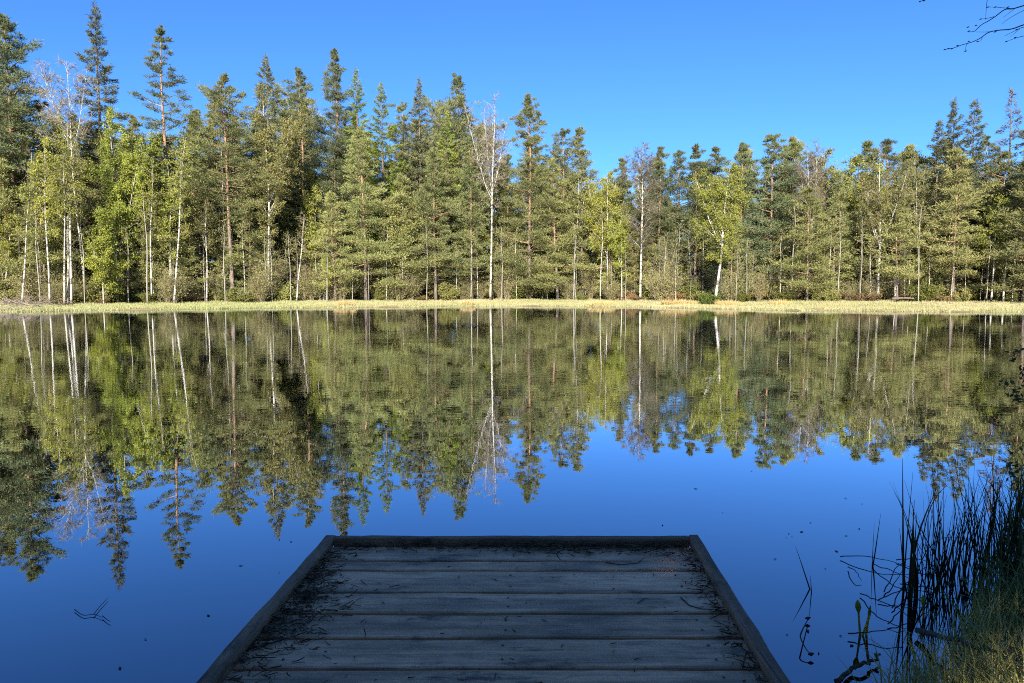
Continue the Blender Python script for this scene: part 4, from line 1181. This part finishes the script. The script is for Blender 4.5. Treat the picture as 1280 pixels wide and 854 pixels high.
def budat(px, py, d=0.0, s=.016):
    p = A(px, py, d); s *= .75; tip.tube([p - (s, 0, s * .3), p, p + (s, 0, s * .3)], [.002, s * .5, .002], 6)


limb = Acc()
for st, (ex, ey), r in ((np.array([.2, .15, 4.1]), (1300, 2), .03), (np.array([.2, .15, 3.8]), (1300, 27), .026)):
    e = A(ex, ey); q = np.linspace(0, 1, 7)[:, None]; limb.tube(st + (e - st) * q + np.array([0, 0, .25]) * np.sin(q * 3.14), np.linspace(r, .008, 7), 6)
link('branch', limb.mesh('branch', M['bud_twig'], True), at)
twig([(1300, 2), (1280, 7), (1266, 11), (1256, 12), (1245, 20), (1236, 26), (1227, 31), (1218, 39), (1211, 40)], .008)
twig([(1266, 11), (1255, 10), (1244, 9), (1234, 9)], .004)
twig([(1242, 21), (1234, 23), (1225, 24)], .004)
twig([(1235, -6), (1233, 8), (1232, 25)], .004, .1)
twig([(1300, 27), (1280, 31), (1269, 35), (1260, 37), (1247, 38), (1235, 41), (1225, 48), (1214, 53), (1203, 56), (1192, 60), (1181, 62)], .008)
twig([(1247, 38), (1234, 40), (1219, 40)], .004)
twig([(1228, 46), (1226, 51), (1222, 52)], .003)
twig([(1209, 54), (1207, 60), (1207, 64)], .003)
twig([(1300, 34), (1280, 34), (1270, 38), (1256, 45)], .005)
twig([(1300, 42), (1280, 45), (1269, 48), (1258, 52)], .005)
twig([(1295, 8), (1280, 13), (1260, 24), (1253, 30)], .004)
twig([(1275, 36), (1263, 46)], .003)
twig([(1268, 11), (1254, 22)], .003)
twig([(1300, -12), (1230, -12), (1165, -5), (1155, 0), (1149, 2)], .006)
for b in ((1181, 62), (1185, 61), (1190, 61), (1197, 57), (1211, 52), (1207, 64), (1222, 52), (1211, 39), (1220, 32), (1210, 34), (1226, 24), (1235, 9), (1244, 9), (1260, 9), (1258, 52), (1269, 47), (1271, 37), (1150, 2), (1155, 1), (1244, 40), (1261, 37)):
    budat(*b, s=.012)
dl = Acc(); g = rs(77)
for pts in ([(1330, 380), (1295, 420), (1272, 442), (1258, 447)], [(1330, 420), (1296, 470), (1268, 484), (1247, 476)], [(1335, 470), (1300, 505), (1275, 498), (1260, 490)],
            [(1335, 500), (1300, 548), (1272, 561), (1262, 586)], [(1330, 540), (1290, 572), (1268, 590), (1258, 592)], [(1320, 440), (1290, 455), (1276, 466), (1270, 500)]):
    twig(pts, .004, .1)
    P = np.array([A(px, py, .1 + .05 * q) for q, (px, py) in enumerate(pts)])
    c = interp_path(P, g.uniform(.35, 1.0, 26)) + g.normal(0, .022, (26, 3))
    dl.leaves(c, unit(g.normal(size=(26, 3)) + np.array([-.3, 0, -.4])), g.uniform(.03, .055, 26), g.uniform(.015, .03, 26), g, g.rand(26))
link('leaves', dl.mesh('leaves', M['sedge']), at)
link('twigs', tip.mesh('twigs', M['bud_twig'], True), at)

# ------------------------------------------------------------------ the wood behind the photographer that keeps the jetty in shade
SHADE = [(-9.5, -9), (-6.2, -8.2), (-5.0, -9.3), (-2.62, -8.6), (2.6, -9.4), (-8.6, -14), (-5.8, -13.5), (-3.1, -14.2), (3.2, -13.2), (5.2, -9), (8.2, -10), (4.2, -14), (-2.6, -11.4), (-5.4, -11.5), (-3.3, -18)]
sp1, sp2 = spruce(81, 22, .05, 3.3, dens=1.7), spruce(82, 25, .05, 3.5, dens=1.7)
lab_s = ['spruce behind the photographer, outermost to the left', 'spruce behind the left side of the jetty', 'spruce behind the jetty, left of its axis', 'spruce standing straight behind the jetty', 'spruce behind the right of the jetty', 'tall spruce in the second row far left behind the jetty', 'tall spruce in the second row left behind the jetty', 'tall spruce in the second row behind the jetty', 'tall spruce in the second row right behind the jetty', 'tall spruce behind the near right bank', 'tall spruce outermost right behind the near bank', 'tall spruce in the second row behind the near right bank', 'tall spruce between the two rows behind the jetty', 'tall spruce between the two rows left behind the jetty', 'rearmost tall spruce behind the jetty']
for i, (x, y) in enumerate(SHADE):
    place('spruce_tree', sp1 if i < 5 else sp2, (x, y, gz(x, y) - .05), lab_s[i], 'spruce tree', 'spruces on the near bank behind the jetty', i * 1.7, 1.0 + .06 * (i % 3))

# ------------------------------------------------------------------ light, sky, camera
AZ, EL = R(186), R(28)
sun = bpy.data.lights.new('sun', 'SUN'); sun.energy = 5.0; sun.angle = R(.5); sun.color = (1.0, .93, .80)
so = bpy.data.objects.new('sun', sun); C.objects.link(so)
from mathutils import Vector
sdir = Vector((math.sin(AZ) * math.cos(EL), math.cos(AZ) * math.cos(EL), math.sin(EL)))
so.rotation_euler = (-sdir).to_track_quat('-Z', 'Y').to_euler()
so.location = (-15, -40, 40)
w = bpy.data.worlds.new('World'); bpy.context.scene.world = w; w.use_nodes = True
nt = w.node_tree; bg = nt.nodes['Background']
sky = nt.nodes.new('ShaderNodeTexSky'); sky.sky_type = 'NISHITA'; sky.sun_disc = False
sky.sun_elevation = EL; sky.sun_rotation = AZ; sky.altitude = 600; sky.air_density = 1.0; sky.dust_density = 0.0; sky.ozone_density = 3.0
tint = nt.nodes.new('ShaderNodeMix'); tint.data_type = 'RGBA'; tint.blend_type = 'MULTIPLY'; tint.inputs[0].default_value = 1
nt.links.new(sky.outputs[0], tint.inputs[6]); tint.inputs[7].default_value = (.345, .68, 1.12, 1)      # the deep clear blue of a dry spring day
nt.links.new(tint.outputs[2], bg.inputs[0]); bg.inputs[1].default_value = .066

cam = bpy.data.cameras.new('camera'); cam.sensor_width = 36; cam.lens = F / 1280 * 36; cam.clip_end = 3000; cam.clip_start = .05
co = bpy.data.objects.new('camera', cam); C.objects.link(co)
co.location = CAM; co.rotation_euler = (R(90) - PITCH, 0, 0)
sc = bpy.context.scene; sc.camera = co
sc.view_settings.view_transform = 'Standard'; sc.view_settings.look = 'None'; sc.view_settings.gamma = 1; sc.view_settings.exposure = 1.5
cy = sc.cycles if hasattr(sc, 'cycles') else None
sc.render.engine = 'CYCLES'
sc.cycles.max_bounces = 6; sc.cycles.diffuse_bounces = 4; sc.cycles.glossy_bounces = 3; sc.cycles.transmission_bounces = 3; sc.cycles.transparent_max_bounces = 4
sc.cycles.use_denoising = False
sc.cycles.filter_width = 1.05
sc.cycles.use_adaptive_sampling = True; sc.cycles.adaptive_threshold = .008
